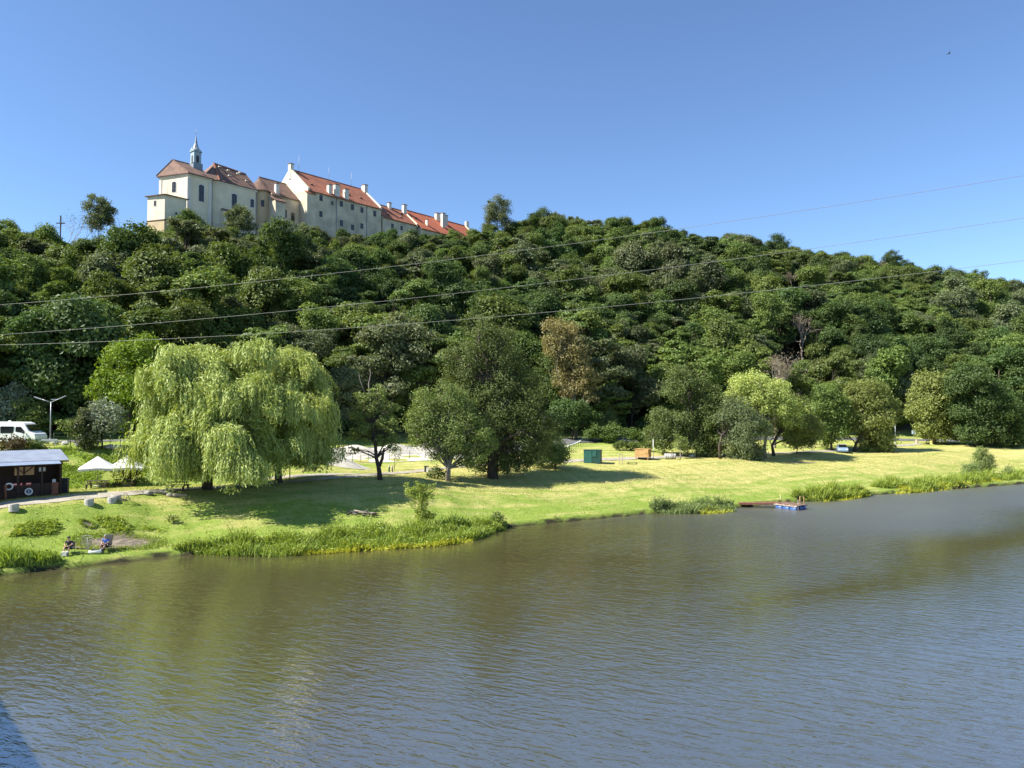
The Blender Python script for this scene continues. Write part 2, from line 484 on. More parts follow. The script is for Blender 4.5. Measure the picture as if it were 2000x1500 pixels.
drape_blob("soil_patch", dp.x, dp.y, 3.2, 0.55, 0.25, M_dirt, 0.05, "worn soil strip in the shade below the right trees", seed=9, rough=0.2)
# ------------------------------------------------------------------ foliage builders
def rand_dirs(n_, up=0.0):
    d = rng.normal(size=(n_, 3)); d[:, 2] += up
    return d / np.linalg.norm(d, axis=1, keepdims=True)

def leaf_quads(C, N, L, W):
    """rhombic leaf sprays at C with normals N"""
    k = len(C)
    r = rng.normal(size=(k, 3))
    t = r - N * np.sum(r * N, 1, keepdims=True); t /= np.linalg.norm(t, axis=1, keepdims=True)
    s = np.cross(N, t)
    sz = rng.uniform(0.65, 1.3, (k, 1))
    a = t * L * 0.5 * sz; b_ = s * W * 0.5 * sz
    droop = N * (L * 0.12)
    V = np.stack([C - a, C + b_ + droop, C + a, C - b_ + droop], 1).reshape(-1, 3)
    return V

def crown_points(lobes, count, sub=16, squash=0.85, shell=(0.55, 1.05), upbias=0.25, fluff=0.45, flat=0.7):
    """lobes: list of (x,y,z,r). Leaves sit on small clumps that sit on the lobes."""
    L = np.array(lobes, float)
    wgt = L[:, 3] ** 2; wgt = wgt / wgt.sum()
    Cs, Ns = [], []
    cc = np.average(L[:, :3], axis=0, weights=wgt) - np.array((0, 0, 0.5))
    for i, (x, y, z, r) in enumerate(L):
        k = max(30, int(count * wgt[i]))
        ns = max(5, int(sub * (0.7 + 0.6 * rng.random())))
        d = rand_dirs(ns, 0.35)
        sc = np.array((x, y, z)) + d * r * rng.uniform(0.5, 0.95, (ns, 1)) * np.array((1, 1, squash))
        sr = r * rng.uniform(0.26, 0.46, ns)
        pick = rng.choice(ns, k, p=sr ** 2 / (sr ** 2).sum())
        e = rand_dirs(k, upbias)
        P = sc[pick] + e * (sr[pick] * rng.uniform(shell[0], shell[1], k))[:, None] * np.array((1.15, 1.15, flat))
        out = P - np.array((x, y, z - 0.3 * r)); out /= np.linalg.norm(out, axis=1, keepdims=True)
        oc = P - cc; oc /= np.linalg.norm(oc, axis=1, keepdims=True)
        N = 0.4 * e + 0.35 * out + 0.4 * oc + fluff * rng.normal(size=(k, 3)) + np.array((0, 0, 0.25))
        N /= np.linalg.norm(N, axis=1, keepdims=True)
        Cs.append(P); Ns.append(N)
    return np.concatenate(Cs), np.concatenate(Ns)

def crown_mesh(name, lobes, count, L, W, m, **k):
    C, N = crown_points(lobes, count, **k)
    V = leaf_quads(C, N, L, W)
    return np_mesh(name, V, np.arange(len(V)).reshape(-1, 4), m)

def limb_pts(a, b_, bend=0.12, k=5):
    a = Vector(a); b_ = Vector(b_); ln = (b_ - a).length
    off = Vector((rng.normal(), rng.normal(), abs(rng.normal()) * 0.6)) * ln * bend
    return [a.lerp(b_, t) + off * math.sin(math.pi * t) for t in np.linspace(0, 1, k)]

def trunk_mesh(name, m, path, r0, lobes, limbs=True, seg=7, thin=1.0):
    """path: trunk centreline points; limbs run from the upper trunk into each lobe"""
    mb = MB(); k = len(path)
    mb.tube(path, [r0 * (1.25 if i == 0 else 1.0 - 0.55 * i / (k - 1)) for i in range(k)], seg)
    if limbs:
        for (x, y, z, r) in lobes:
            t = Vector((x, y, z))
            cand = [p for p in path[max(1, k // 3):] if p[2] < z] or [path[k // 2]]
            a = Vector(cand[-1] if rng.random() < 0.5 else cand[int(rng.integers(len(cand)))])
            pts = limb_pts(a, t + Vector((0, 0, r * 0.3)))
            rr = r0 * 0.42 * thin
            mb.tube(pts, [rr * (1 - 0.8 * i / (len(pts) - 1)) for i in range(len(pts))], 5, False)
            for _ in range(2):
                e = t + Vector(rand_dirs(1, 0.3)[0]) * r * 0.85
                mb.tube(limb_pts(pts[2], e), [rr * 0.5, rr * 0.4, rr * 0.3, rr * 0.2, rr * 0.1], 4, False)
    return mb.data(name, m)

M_bark = mat("bark_grey_brown", (0.085, 0.065, 0.048), (0.045, 0.036, 0.028), 0.95, 3.0, bump=0.8, stretch=(3, 3, 0.6))
M_bark_pale = mat("bark_pale", (0.30, 0.26, 0.21), (0.20, 0.17, 0.135), 0.95, 3.0, bump=0.8, stretch=(3, 3, 0.6))
M_dead = mat("dead_wood", (0.33, 0.27, 0.22), (0.22, 0.18, 0.145), 0.95, 3.0)

LM = {
    "mid": leaf_mat("leaf_mid_green", (0.086, 0.140, 0.029), (0.167, 0.229, 0.056)),
    "dark": leaf_mat("leaf_dark_green", (0.055, 0.100, 0.025), (0.104, 0.160, 0.043)),
    "light": leaf_mat("leaf_yellow_green", (0.100, 0.152, 0.028), (0.171, 0.222, 0.053)),
    "grey": leaf_mat("leaf_grey_green", (0.099, 0.131, 0.056), (0.173, 0.203, 0.094)),
    "willow": leaf_mat("leaf_willow", (0.292, 0.371, 0.092), (0.506, 0.561, 0.175), 0.30, 0.005, 0.05),
    "osier": leaf_mat("leaf_osier", (0.130, 0.181, 0.047), (0.258, 0.313, 0.095), 0.28, 0.01, 0.08),
    "osier_dark": leaf_mat("leaf_osier_dark", (0.088, 0.123, 0.032), (0.175, 0.213, 0.065), 0.28, 0.01, 0.08),
    "olive": leaf_mat("leaf_olive", (0.158, 0.198, 0.048), (0.284, 0.307, 0.086), 0.3, 0.01, 0.1),
    "bright": leaf_mat("leaf_bright_green", (0.137, 0.217, 0.017), (0.239, 0.320, 0.037), 0.36, 0.005, 0.05),
    "silver": leaf_mat("leaf_silver", (0.185, 0.231, 0.147), (0.308, 0.354, 0.246), 0.2, 0.005, 0.05),
    "rust": leaf_mat("leaf_rusty", (0.261, 0.225, 0.088), (0.372, 0.346, 0.142), 0.3, 0.01, 0.1),
    "brown": leaf_mat("leaf_dead_brown", (0.185, 0.143, 0.098), (0.257, 0.210, 0.150), 0.2, 0.005, 0.1),
    "red": leaf_mat("leaf_dark_red", (0.070, 0.050, 0.025), (0.110, 0.085, 0.035), 0.3, 0.01, 0.1),
    "reed": leaf_mat("leaf_reed", (0.181, 0.285, 0.040), (0.382, 0.460, 0.083), 0.35, 0.01, 0.1),
    "yellow": leaf_mat("leaf_yellow", (0.360, 0.396, 0.030), (0.528, 0.528, 0.060), 0.35, 0.0, 0.05),
    "sage": leaf_mat("leaf_sage", (0.154, 0.224, 0.070), (0.266, 0.329, 0.119), 0.3, 0.0, 0.05),
}

# ------------------------------------------------------------------ hillside wood
PROTO = []          # (crown mesh, trunk mesh, V/Q for joined version, radius, height)
def make_proto(seed, kind):
    """four habits: 0 broad dome, 1 tall oval, 2 feathery layers, 3 ragged open crown"""
    lob = []
    H = 10.5
    if kind == 2:
        nl = 13
        for i in range(nl):
            a = i * 2.4 + seed; t = (i + 0.5) / nl
            rad = 3.9 * math.sin(math.pi * (0.12 + 0.8 * (1 - t))) * rng.uniform(0.4, 1.05)
            lob.append((rad * math.cos(a), rad * math.sin(a), 2.2 + 7.6 * t + rng.normal() * 0.5, rng.uniform(1.1, 1.9)))
    elif kind == 3:
        x, y, z = 0.0, 0.0, 3.0
        for i in range(11):
            lob.append((x, y, z, rng.uniform(0.9, 2.3)))
            x += rng.normal() * 1.9; y += rng.normal() * 1.9; z += rng.uniform(0.1, 1.3)
            x *= 0.75; y *= 0.75
    else:
        nl = 9
        for i in range(nl):
            a = i * 2.4 + seed + rng.normal() * 0.4; t = (i + 0.5) / nl
            wd_ = 3.6 if kind == 0 else 2.3; hh = 1.0 if kind == 0 else 1.2
            rad = wd_ * (0.2 + 0.8 * math.sin(math.pi * min(1, 0.12 + 0.85 * (1 - t)))) * rng.uniform(0.35, 0.95)
            lob.append((rad * math.cos(a), rad * math.sin(a), (1.8 + 7.0 * t + rng.normal() * 0.5) * hh, rng.uniform(1.2, 2.8)))
    lob.append((rng.normal() * 0.8, rng.normal() * 0.8, H * (1.12 if kind == 1 else 0.95) - 1.2, rng.uniform(1.1, 1.8)))
    if kind == 2: C, N = crown_points(lob, 17000, sub=14, fluff=0.55, flat=0.4, shell=(0.2, 1.5), squash=0.5)
    elif kind == 3: C, N = crown_points(lob, 15000, sub=16, fluff=0.7, flat=0.8, shell=(0.2, 1.6))
    else: C, N = crown_points(lob, 19000, sub=20, fluff=0.6, flat=0.75, shell=(0.25, 1.4))
    CV = leaf_quads(C, N, 0.36, 0.21)
    path = [Vector((0, 0, -1.2)), Vector((0.1, 0, 1.5)), Vector((0.15 * rng.normal(), 0.15 * rng.normal(), 4)), Vector((0.3 * rng.normal(), 0.3 * rng.normal(), 8))]
    tm = trunk_mesh("trunk", M_bark, path, 0.2, lob, seg=5)
    return CV, tm
SHAPES = [make_proto(s, (0, 1, 2, 3, 0, 2, 0, 3, 1, 2, 0, 3)[s]) for s in range(12)]
KINDS = ["mid", "dark", "light", "grey"]
CROWN = {}; FULL = {}
stuff_col = bpy.data.collections.new("wood_source")
FULL_ORDER = []
for si, (CV, tm) in enumerate(SHAPES):
    Qc = np.arange(len(CV)).reshape(-1, 4)
    for kn in KINDS:
        FULL_ORDER.append((si, kn))
    CROWN[si] = np_mesh("crown", CV, Qc, LM["mid"])
def own_mat(o, m_):
    o.material_slots[0].link = 'OBJECT'; o.material_slots[0].material = m_
    return o
for i, (si, kn) in enumerate(FULL_ORDER):
    o = own_mat(bpy.data.objects.new("src_%03d" % i, CROWN[si]), LM[kn]); stuff_col.objects.link(o)

# placement: crowns stay below the wood's own skyline
SKX = [0, 150, 240, 268, 300, 340, 500, 700, 880, 935, 960, 1060, 1120, 1280, 1340, 1500, 1600, 1740, 1830, 1900, 2000, 2300]
SKY_ = [440, 446, 446, 462, 452, 434, 434, 438, 442, 432, 408, 405, 432, 437, 462, 478, 495, 508, 533, 534, 562, 600]
cand = []
for v in np.arange(108, 300, 6.0):
    for u in np.arange(-60, 640, 6.6):
        uu = u + rng.uniform(-2.3, 2.3) + (3 if int(v * 10) % 2 else 0); vv = v + rng.uniform(-2.2, 2.2)
        fv = float(foot_v(uu)); rv = float(ridge_v(uu))
        if vv < fv + 2.5 or vv > rv + 22: continue
        x, y = to_xy(uu, vv)
        z = float(terrain(uu, vv))
        p = to_px((x, y, z + 6))
        if not (-260 < p[0] < 2260): continue
        # chateau footprint: t along the wings, q into the hill
        dx, dy = x + 68, y - 250
        t = dx * 0.643 + dy * 0.766; q = -dx * 0.766 + dy * 0.643
        if -58 < t < -20 and q > -6: continue
        if -20 <= t < 95 and q > -5: continue
        if t < -20 and q > 6 and x > -125: continue
        sc = float(rng.choice((0.75, 0.95, 1.1, 1.3, 1.6))) * rng.uniform(0.9, 1.12)
        if vv < fv + 14: sc = min(1.75, sc * 1.3)
        if vv > rv - 14: sc *= rng.choice((0.7, 0.85, 0.95, 1.25)) if uu > 165 else 1.0
        if vv > rv - 14: sc = min(sc, 1.3)
        if vv > rv - 14 and uu < 165: sc = rng.uniform(0.72, 0.95)
        elif vv > rv - 34 and uu < 165: sc = min(sc, 1.1)
        if uu > 300: sc *= 1.12
        lim = np.interp(to_px((x, y, z))[0], SKX, SKY_) + rng.normal(0, 5)
        while sc > 0.45 and to_px((x, y, z + 10.6 * sc))[1] < lim: sc *= 0.93
        if sc <= 0.45: continue
        tall = [(1110, 700, 72, 150), (1070, 740, 40, 155), (1568, 655, 45, 226), (1815, 700, 50, 235), (1545, 552, 22, 318), (1512, 735, 40, 146)]
        tpx = to_px((x, y, z + 10.5 * sc)); hide = False
        for sx, sy, sr, sY in tall:
            rr = 4.5 * sc * F / y
            if y < sY + 3 and abs(tpx[0] - sx) < sr * 0.6 + rr * 0.7 and tpx[1] < sy + sr * 0.8 and y > 120: hide = True
        if hide: continue
        cand.append([x, y, z, sc, rng.uniform(0, 6.28), int(rng.integers(12)), 0, uu, vv])
# colour classes drift over the slope
for c in cand:
    f_ = math.sin(c[7] * 0.045 + 1) + math.sin(c[8] * 0.09 + c[7] * 0.02) + rng.normal() * 1.0
    c[6] = 1 if f_ < -0.75 else (0 if f_ < 0.55 else (2 if rng.random() < 0.72 else 3))
    if rng.random() < 0.1: c[6] = 3
# visibility of each crown from the photograph's position
GW, GH = 334, 250
buf = np.zeros((GH, GW), bool)
# the meadow trees stand in front of the wood
for (x0, y0, x1, y1) in ((230, 670, 680, 900), (800, 760, 960, 900), (860, 640, 1080, 900), (1270, 740, 1420, 890), (1430, 740, 1590, 890), (1600, 760, 1740, 880), (1780, 740, 1990, 870), (285, 330, 745, 425)):
    buf[int(y0 / 6):int(y1 / 6), int(x0 / 6):int(x1 / 6)] = True
gy, gx = np.mgrid[0:GH, 0:GW]
order = sorted(range(len(cand)), key=lambda i: cand[i][1])
seen = np.zeros(len(cand), int)
for i in order:
    x, y, z, sc = cand[i][:4]
    cx, cy = to_px((x, y, z + 6.2 * sc)); r = 4.6 * sc * F / y / 6
    cx /= 6; cy /= 6
    if cx < -r or cx > GW + r: continue
    a0, a1 = max(0, int(cx - r)), min(GW, int(cx + r) + 1); b0, b1 = max(0, int(cy - r)), min(GH, int(cy + r) + 1)
    if a1 <= a0 or b1 <= b0: continue
    dsk = (gx[b0:b1, a0:a1] + .5 - cx) ** 2 + (gy[b0:b1, a0:a1] + .5 - cy) ** 2 <= r * r
    sub_ = buf[b0:b1, a0:a1]
    seen[i] = int((dsk & ~sub_).sum()); sub_ |= dsk
single = set(sorted(range(len(cand)), key=lambda i: -seen[i])[:300])
COLNAME = ["mid green", "dark green", "yellow-green", "grey-green"]
MARKS = [(95, "above the white van"), (165, "below the wooden cross"), (240, "below the airy skyline tree"), (300, "left of the church"), (355, "below the church's annexe"), (415, "below the church turret"),
         (495, "below the church nave"), (548, "below the round tower"), (620, "below the chimney gable"), (690, "below the middle of the long wing"), (750, "below the right end of the long wing"), (815, "below the lower red roof"),
         (890, "below the farthest red roof"), (950, "below the distant house"), (1010, "below the tall airy tree"), (1065, "below the domed knoll tree"), (1120, "in line with the rusty chestnut"), (1180, "just right of the rusty chestnut"),
         (1240, "above the pale conical tree"), (1300, "above the orange hut"), (1360, "above the two-topped tree"), (1420, "below the bare skyline tree"), (1480, "above the twisted pale trunk"), (1540, "below the round-headed ridge tree"),
         (1600, "beside the pale dead tree"), (1660, "above the blue car"), (1720, "above the broad leaning willow"), (1790, "below the withered ridge tree"), (1860, "above the far bright willow"), (1930, "above the conical bank bush"), (9999, "at the right edge")]
def zone(px, py, sc_):
    h = "at the very foot" if py > 770 else ("low" if py > 690 else ("a third of the way up" if py > 620 else ("halfway up" if py > 560 else ("high" if py > 500 else "near top"))))
    a = next(t for lim, t in MARKS if px < lim)
    h = h.replace('a third of the way up', 'lower third').replace('at the very foot', 'at foot')
    return ("small" if sc_ < 0.98 else ("tall" if sc_ > 1.3 else "middling")), h + " on hill " + a
for i in sorted(single):
    x, y, z, sc, rz, si, ki, uu, vv = cand[i]
    px, py = to_px((x, y, z + 7 * sc))
    r = empty("broadleaf_tree", (x, y, z), rz); r.scale = (sc * rng.uniform(0.85, 1.2), sc * rng.uniform(0.85, 1.2), sc * rng.uniform(0.9, 1.12)); r.rotation_euler = (rng.normal() * 0.07, rng.normal() * 0.07, rz)
    sz_, zn_ = zone(px, py, sc)
    tag(r, sz_ + " " + COLNAME[ki] + " tree " + zn_, "tree", "trees of the hillside wood")
    link_mesh("trunk", SHAPES[si][1], r); own_mat(link_mesh("crown", CROWN[si], r), LM[KINDS[ki]])
rest = [cand[i] for i in range(len(cand)) if i not in single]
pm = bpy.data.meshes.new("hillside_wood")
pm.vertices.add(len(rest))
pm.vertices.foreach_set("co", np.array([c[:3] for c in rest], np.float32).ravel())
for nm, ty, vals in (("sc", 'FLOAT', [c[3] for c in rest]), ("rz", 'FLOAT', [c[4] for c in rest]), ("ki", 'INT', [c[5] * 4 + c[6] for c in rest])):
    a_ = pm.attributes.new(nm, ty, 'POINT'); a_.data.foreach_set("value", np.array(vals, np.float32 if ty == 'FLOAT' else np.int32))
wood_o = link_mesh("hillside_wood", pm)
tag(wood_o, "rest of the dense broadleaf wood covering the hill", "wood", kind="stuff")
ng = bpy.data.node_groups.new("wood_scatter", 'GeometryNodeTree')
ng.interface.new_socket("Geometry", in_out='INPUT', socket_type='NodeSocketGeometry')
ng.interface.new_socket("Geometry", in_out='OUTPUT', socket_type='NodeSocketGeometry')
gi = ng.nodes.new("NodeGroupInput"); go = ng.nodes.new("NodeGroupOutput")
ci = ng.nodes.new("GeometryNodeCollectionInfo"); ci.inputs["Collection"].default_value = stuff_col
ci.inputs["Separate Children"].default_value = True; ci.inputs["Reset Children"].default_value = True
ip = ng.nodes.new("GeometryNodeInstanceOnPoints"); ip.inputs["Pick Instance"].default_value = True
def nattr(nm, ty):
    x = ng.nodes.new("GeometryNodeInputNamedAttribute"); x.data_type = ty; x.inputs[0].default_value = nm; return x.outputs[0]
cb = ng.nodes.new("ShaderNodeCombineXYZ")
ng.links.new(nattr("rz", 'FLOAT'), cb.inputs[2])
ng.links.new(gi.outputs[0], ip.inputs["Points"]); ng.links.new(ci.outputs[0], ip.inputs["Instance"])
ng.links.new(nattr("ki", 'INT'), ip.inputs["Instance Index"])
ng.links.new(cb.outputs[0], ip.inputs["Rotation"]); ng.links.new(nattr("sc", 'FLOAT'), ip.inputs["Scale"])
ng.links.new(ip.outputs[0], go.inputs[0])
gmod = wood_o.modifiers.new("scatter", 'NODES'); gmod.node_group = ng
print("wood:", len(cand), "rest", len(rest))
# ------------------------------------------------------------------ trees and shrubs of the meadow
M_twig = M_bark
def near_tree(name, label, base, lobes, leaf, L=0.34, W=0.17, dens=430, r0=0.25, bark=None, group=None, cat="tree", path=None, back=0.8, spread=0.7, sub=16, limbs=True, fluff=0.8, flat=0.85, Y=None, stems=1, shell=(0.3, 1.35)):
    g = ground(*base) if Y is None else at_depth(base[0], base[1], Y)
    if Y is not None: g.z = tz(g.x, g.y)
    s = g.y / F
    lob = []
    for lb in lobes:
        px, py, rp = lb[:3]
        r = rp * s * (1.2 if not Y or Y < 200 else 1.05)
        dy = lb[3] if len(lb) > 3 else rng.uniform(-0.5, 0.35) * r * spread
        p = at_depth(px, py, g.y + dy) - g
        lob.append((p.x, p.y, p.z, r))
        if back and r > 0.5:
            p2 = at_depth(px + rng.normal() * rp * 0.3, py + rp * 0.1, g.y + dy + r * 1.25) - g
            lob.append((p2.x, p2.y, p2.z, r * back))
    if back and len(lob) > 8:
        for _ in range(len(lob) // 3):
            a_, b2 = lob[int(rng.integers(len(lob)))], lob[int(rng.integers(len(lob)))]
            if math.dist(a_[:3], b2[:3]) < 2.2 * (a_[3] + b2[3]):
                lob.append(tuple((np.array(a_) + np.array(b2)) / 2))
    cnt = int(dens * 0.52 * sum(l_[3] ** 2 for l_ in lob))
    root = empty(name, g); tag(root, label, cat, group)
    top = max(l_[2] for l_ in lob); cx = sum(l_[0] * l_[3] for l_ in lob) / sum(l_[3] for l_ in lob)
    if path is None:
        P = [Vector((0, 0, -0.3)), Vector((cx * 0.08, 0, top * 0.15)), Vector((cx * 0.3, 0.1, top * 0.38)), Vector((cx * 0.8, 0.2, top * 0.62)), Vector((cx, 0.3, top * 0.85))]
    else:
        P = [Vector((0, 0, -0.3))] + [at_depth(a, b_, g.y) - g for a, b_ in path]
    tm = trunk_mesh("trunk", bark or M_bark, P, r0, lob, limbs)
    link_mesh("trunk", tm, root)
    for k in range(stems - 1):
        a = rng.uniform(0, 6.28); d = Vector((math.cos(a), math.sin(a), 0))
        P2 = [Vector((0, 0, -0.2)) + d * 0.2, d * 0.6 + Vector((0, 0, top * 0.3)), d * 1.1 + Vector((0, 0, top * 0.75))]
        mb = MB().tube(P2, [r0 * 0.7, r0 * 0.5, r0 * 0.2], 6); mb.build("stem", bark or M_bark, root)
    link_mesh("crown", crown_mesh("crown", lob, cnt, L, W, LM[leaf], sub=sub, fluff=fluff, flat=flat, shell=shell), root)
    return root

def willow(label, base, domes, zfloor, n_tuft, trunk_path, r0=0.42, spread=1.0, leaf="willow"):
    g = ground(*base); s = g.y / F
    root = empty("weeping_willow", g); tag(root, label, "tree")
    D = []
    for px, py, rp, dy in domes:
        p = at_depth(px, py, g.y + dy) - g
        D.append((p.x, p.y, p.z, rp * s))
    D = np.array(D)
    wgt = D[:, 3] ** 2 / (D[:, 3] ** 2).sum()
    CC, TT, NN = [], [], []
    boughs = []
    for _ in range(n_tuft // 10):
        i = rng.choice(len(D), p=wgt); c = D[i, :3]; r = D[i, 3]
        d = rand_dirs(1, 0.25)[0]; d[2] = abs(d[2]) if rng.random() < 0.8 else d[2]
        out = d.copy(); out[2] = 0; nn = np.linalg.norm(out); out = out / nn if nn > 0.05 else rand_dirs(1)[0] * np.array((1, 1, 0))
        boughs.append((c + d * r * rng.uniform(0.75, 1.05) * np.array((1, 1, 0.9)), d, out, rng.uniform(0.7, 1.5)))
    for _ in range(n_tuft):
        bp_, d, out, bw = boughs[int(rng.integers(len(boughs)))]; out = out.copy()
        k_ = rng.normal(size=3); start = bp_ + k_ * np.array((0.62, 0.62, 0.32)) * bw + out * rng.uniform(-0.8, 0.7)
        start[2] -= 0.25 * (k_[0] ** 2 + k_[1] ** 2) * bw
        ns = int(rng.integers(18, 34)); length = rng.uniform(1.0, 2.9) * (1.0 + 0.5 * (d[2] < 0.3))
        tw = rng.uniform(0.45, 0.95); tarch = rng.uniform(0.2, 1.2); out = out + rng.normal(size=3) * np.array((0.45, 0.45, 0)); lift_ = rng.uniform(0.15, 0.7)
        for _s in range(ns):
            o = start + rng.normal(size=3) * np.array((0.55, 0.55, 0.3)) * tw
            ln = length * rng.uniform(0.55, 1.15)
            ln = min(ln, max(0.3, o[2] - zfloor(o[0]) - rng.uniform(0, 0.9)))
            k = int(ln / 0.21) + 2
            t = np.linspace(0, 1, k)[:, None] * ln
            arch = tarch * rng.uniform(0.7, 1.3)
            hx = arch * (1 - np.exp(-t / 0.8)); up = lift_ * np.exp(-t / 0.7) * np.sin(np.minimum(t * 2.5, 3.1))
            P = o + out * hx + np.array((0, 0, -1)) * (t - 0.4 * (1 - np.exp(-t / 0.6))) + np.array((0, 0, 1)) * up
            P = P + rng.normal(size=P.shape) * 0.05
            tang = np.gradient(P, axis=0); tang /= np.linalg.norm(tang, axis=1, keepdims=True) + 1e-9
            tang = tang + rng.normal(size=P.shape) * 0.33; tang /= np.linalg.norm(tang, axis=1, keepdims=True)
            nr = out * 0.7 + np.array((0, 0, 0.35)) + rng.normal(size=P.shape) * 0.55
            CC.append(P); TT.append(tang); NN.append(nr)
    C = np.concatenate(CC); T = np.concatenate(TT); N = np.concatenate(NN)
    N = N - T * np.sum(N * T, 1, keepdims=True); N /= np.linalg.norm(N, axis=1, keepdims=True) + 1e-9
    S = np.cross(N, T); k = len(C); sz = rng.uniform(0.7, 1.3, (k, 1))
    V = np.stack([C - T * 0.20 * sz, C + S * 0.046 * sz, C + T * 0.20 * sz, C - S * 0.046 * sz], 1).reshape(-1, 3)
    link_mesh("crown", np_mesh("crown", V, np.arange(len(V)).reshape(-1, 4), LM[leaf]), root)
    P = [Vector((0, 0, -0.3))] + [at_depth(a, b_, g.y + 0.02) - g for a, b_ in trunk_path]
    link_mesh("trunk", trunk_mesh("trunk", M_bark, P, r0, [tuple(x) for x in D], True), root)
    print("willow leaves", k)
    return root

def bare_branches(mb, a, d, ln, r, depth, tips):
    b_ = a + d * ln
    mid = a.lerp(b_, 0.5) + Vector(rng.normal(size=3)) * ln * 0.08
    mb.tube([a, mid, b_], [r, r * 0.8, r * 0.6], 5, False)
    if depth == 0:
        tips.append(b_); return
    for _ in range(3 if depth > 1 else 4):
        nd = (d + Vector(rng.normal(size=3)) * 0.55 + Vector((0, 0, 0.12))).normalized()
        bare_branches(mb, a.lerp(b_, rng.uniform(0.55, 1.0)), nd, ln * rng.uniform(0.55, 0.8), r * 0.55, depth - 1, tips)

def bare_tree(label, base, top_py, r0, leaf=None, nleaf=0, bark=None, Y=None, depth=4, lean=0.0, group=None):
    g = ground(*base) if Y is None else at_depth(base[0], base[1], Y)
    if Y is not None: g.z = tz(g.x, g.y)
    h = at_depth(base[0], top_py, g.y).z - g.z
    root = empty("bare_tree", g); tag(root, label, "tree", group)
    mb = MB(); tips = []
    bare_branches(mb, Vector((0, 0, -0.3)), Vector((lean, 0, 1)).normalized(), h * 0.42, r0, depth, tips)
    sc_ = h / max(t.z for t in tips)
    mb.v = [(x * sc_, y * sc_, z * sc_) for x, y, z in mb.v]
    mb.build("trunk", bark or M_dead, root)
    if leaf:
        T = np.array([tuple(t * sc_) for t in tips]); pk = rng.integers(len(T), size=nleaf)
        C = T[pk] + rng.normal(size=(nleaf, 3)) * 0.45
        N = rand_dirs(nleaf, 0.4)
        V = leaf_quads(C, N, 0.34, 0.16)
        link_mesh("crown", np_mesh("crown", V, np.arange(len(V)).reshape(-1, 4), LM[leaf]), root)
    return root

# weeping willows
zf = lambda x: 0.6
willow("huge pale green weeping willow whose curtain hangs beside the white parasols", (405, 956),
       [(345, 725, 58, 0), (325, 775, 48, 1), (425, 728, 52, 2), (400, 790, 66, -1.5), (355, 850, 52, -2), (450, 850, 55, -3), (485, 780, 52, -1), (505, 700, 38, 2), (480, 895, 36, -3.5), (328, 855, 38, -0.5), (545, 790, 42, 1), (365, 895, 36, -3), (360, 700, 40, 3), (322, 820, 36, 0)], zf, 900,
       [(407, 900), (402, 850), (395, 800), (400, 750)], 0.45)
willow("weeping willow with dark bare trunk beside the shaded lawn", (545, 943),
       [(550, 715, 55, 2), (590, 770, 55, 1), (622, 790, 40, 1), (590, 840, 48, 0), (530, 830, 45, 2), (632, 850, 30, 1.5), (505, 870, 30, -1), (570, 760, 50, 3.5), (612, 880, 32, 0.5), (560, 870, 36, 2.5)], lambda x: 1.3, 430,
       [(542, 900), (540, 868), (548, 830), (560, 780)], 0.34)

near_tree("maple_tree", "bright yellow-green tree standing behind the willow's upper left side", (255, 868),
          [(205, 740, 26), (240, 700, 34), (215, 780, 28), (260, 760, 36), (280, 690, 34), (190, 765, 18), (300, 720, 30), (235, 820, 26)], "bright", 0.42, 0.24, 330, 0.25, Y=98, sub=12)
near_tree("silver_tree", "silvery grey-green tree behind the white van", (35, 862), [(28, 785, 26), (15, 800, 26), (45, 800, 24), (30, 820, 28), (5, 822, 24), (35, 762, 16)], "silver", 0.34, 0.18, 380, 0.15, Y=104)
near_tree("round_tree", "olive green round tree behind the van's windscreen", (66, 858), [(62, 800, 24), (75, 820, 22), (50, 825, 22), (66, 838, 20)], "osier", 0.34, 0.18, 380, 0.14, Y=103)
near_tree("round_tree", "dark round-headed tree on a thin trunk beside the willow", (200, 877), [(200, 800, 24), (182, 815, 20), (218, 815, 22), (200, 828, 26), (222, 835, 16), (180, 835, 14)], "silver", 0.3, 0.15, 400, 0.11)
near_tree("young_tree", "thin wispy young tree right of the street lamp", (137, 878), [(125, 835, 13), (140, 828, 14), (150, 842, 12), (118, 828, 8), (140, 845, 12)], "osier", 0.26, 0.12, 300, 0.06, back=0)
near_tree("conical_shrub", "dark conical shrub with low branches beside the young tree", (165, 878), [(165, 808, 14), (155, 825, 18), (175, 828, 18), (160, 845, 20), (178, 850, 20), (166, 865, 20)], "grey", 0.3, 0.14, 380, 0.1, cat="shrub")
near_tree("hedge_bush", "dark reddish bush in front of the white van", (22, 884), [(8, 868, 15), (28, 866, 17), (42, 872, 14), (20, 876, 14)], "red", 0.3, 0.16, 420, 0.06, cat="bush", limbs=False)
near_tree("hedge_bush", "green leafy bush below the van's bonnet", (70, 884), [(60, 870, 13), (76, 874, 14), (68, 880, 12), (86, 880, 8)], "mid", 0.3, 0.16, 420, 0.06, cat="bush", limbs=False)
near_tree("hedge_bush", "reddish bush in the shade under the second parasol", (246, 941), [(235, 925, 12), (250, 920, 14), (262, 928, 12), (244, 932, 10)], "red", 0.28, 0.15, 420, 0.05, cat="bush", limbs=False)

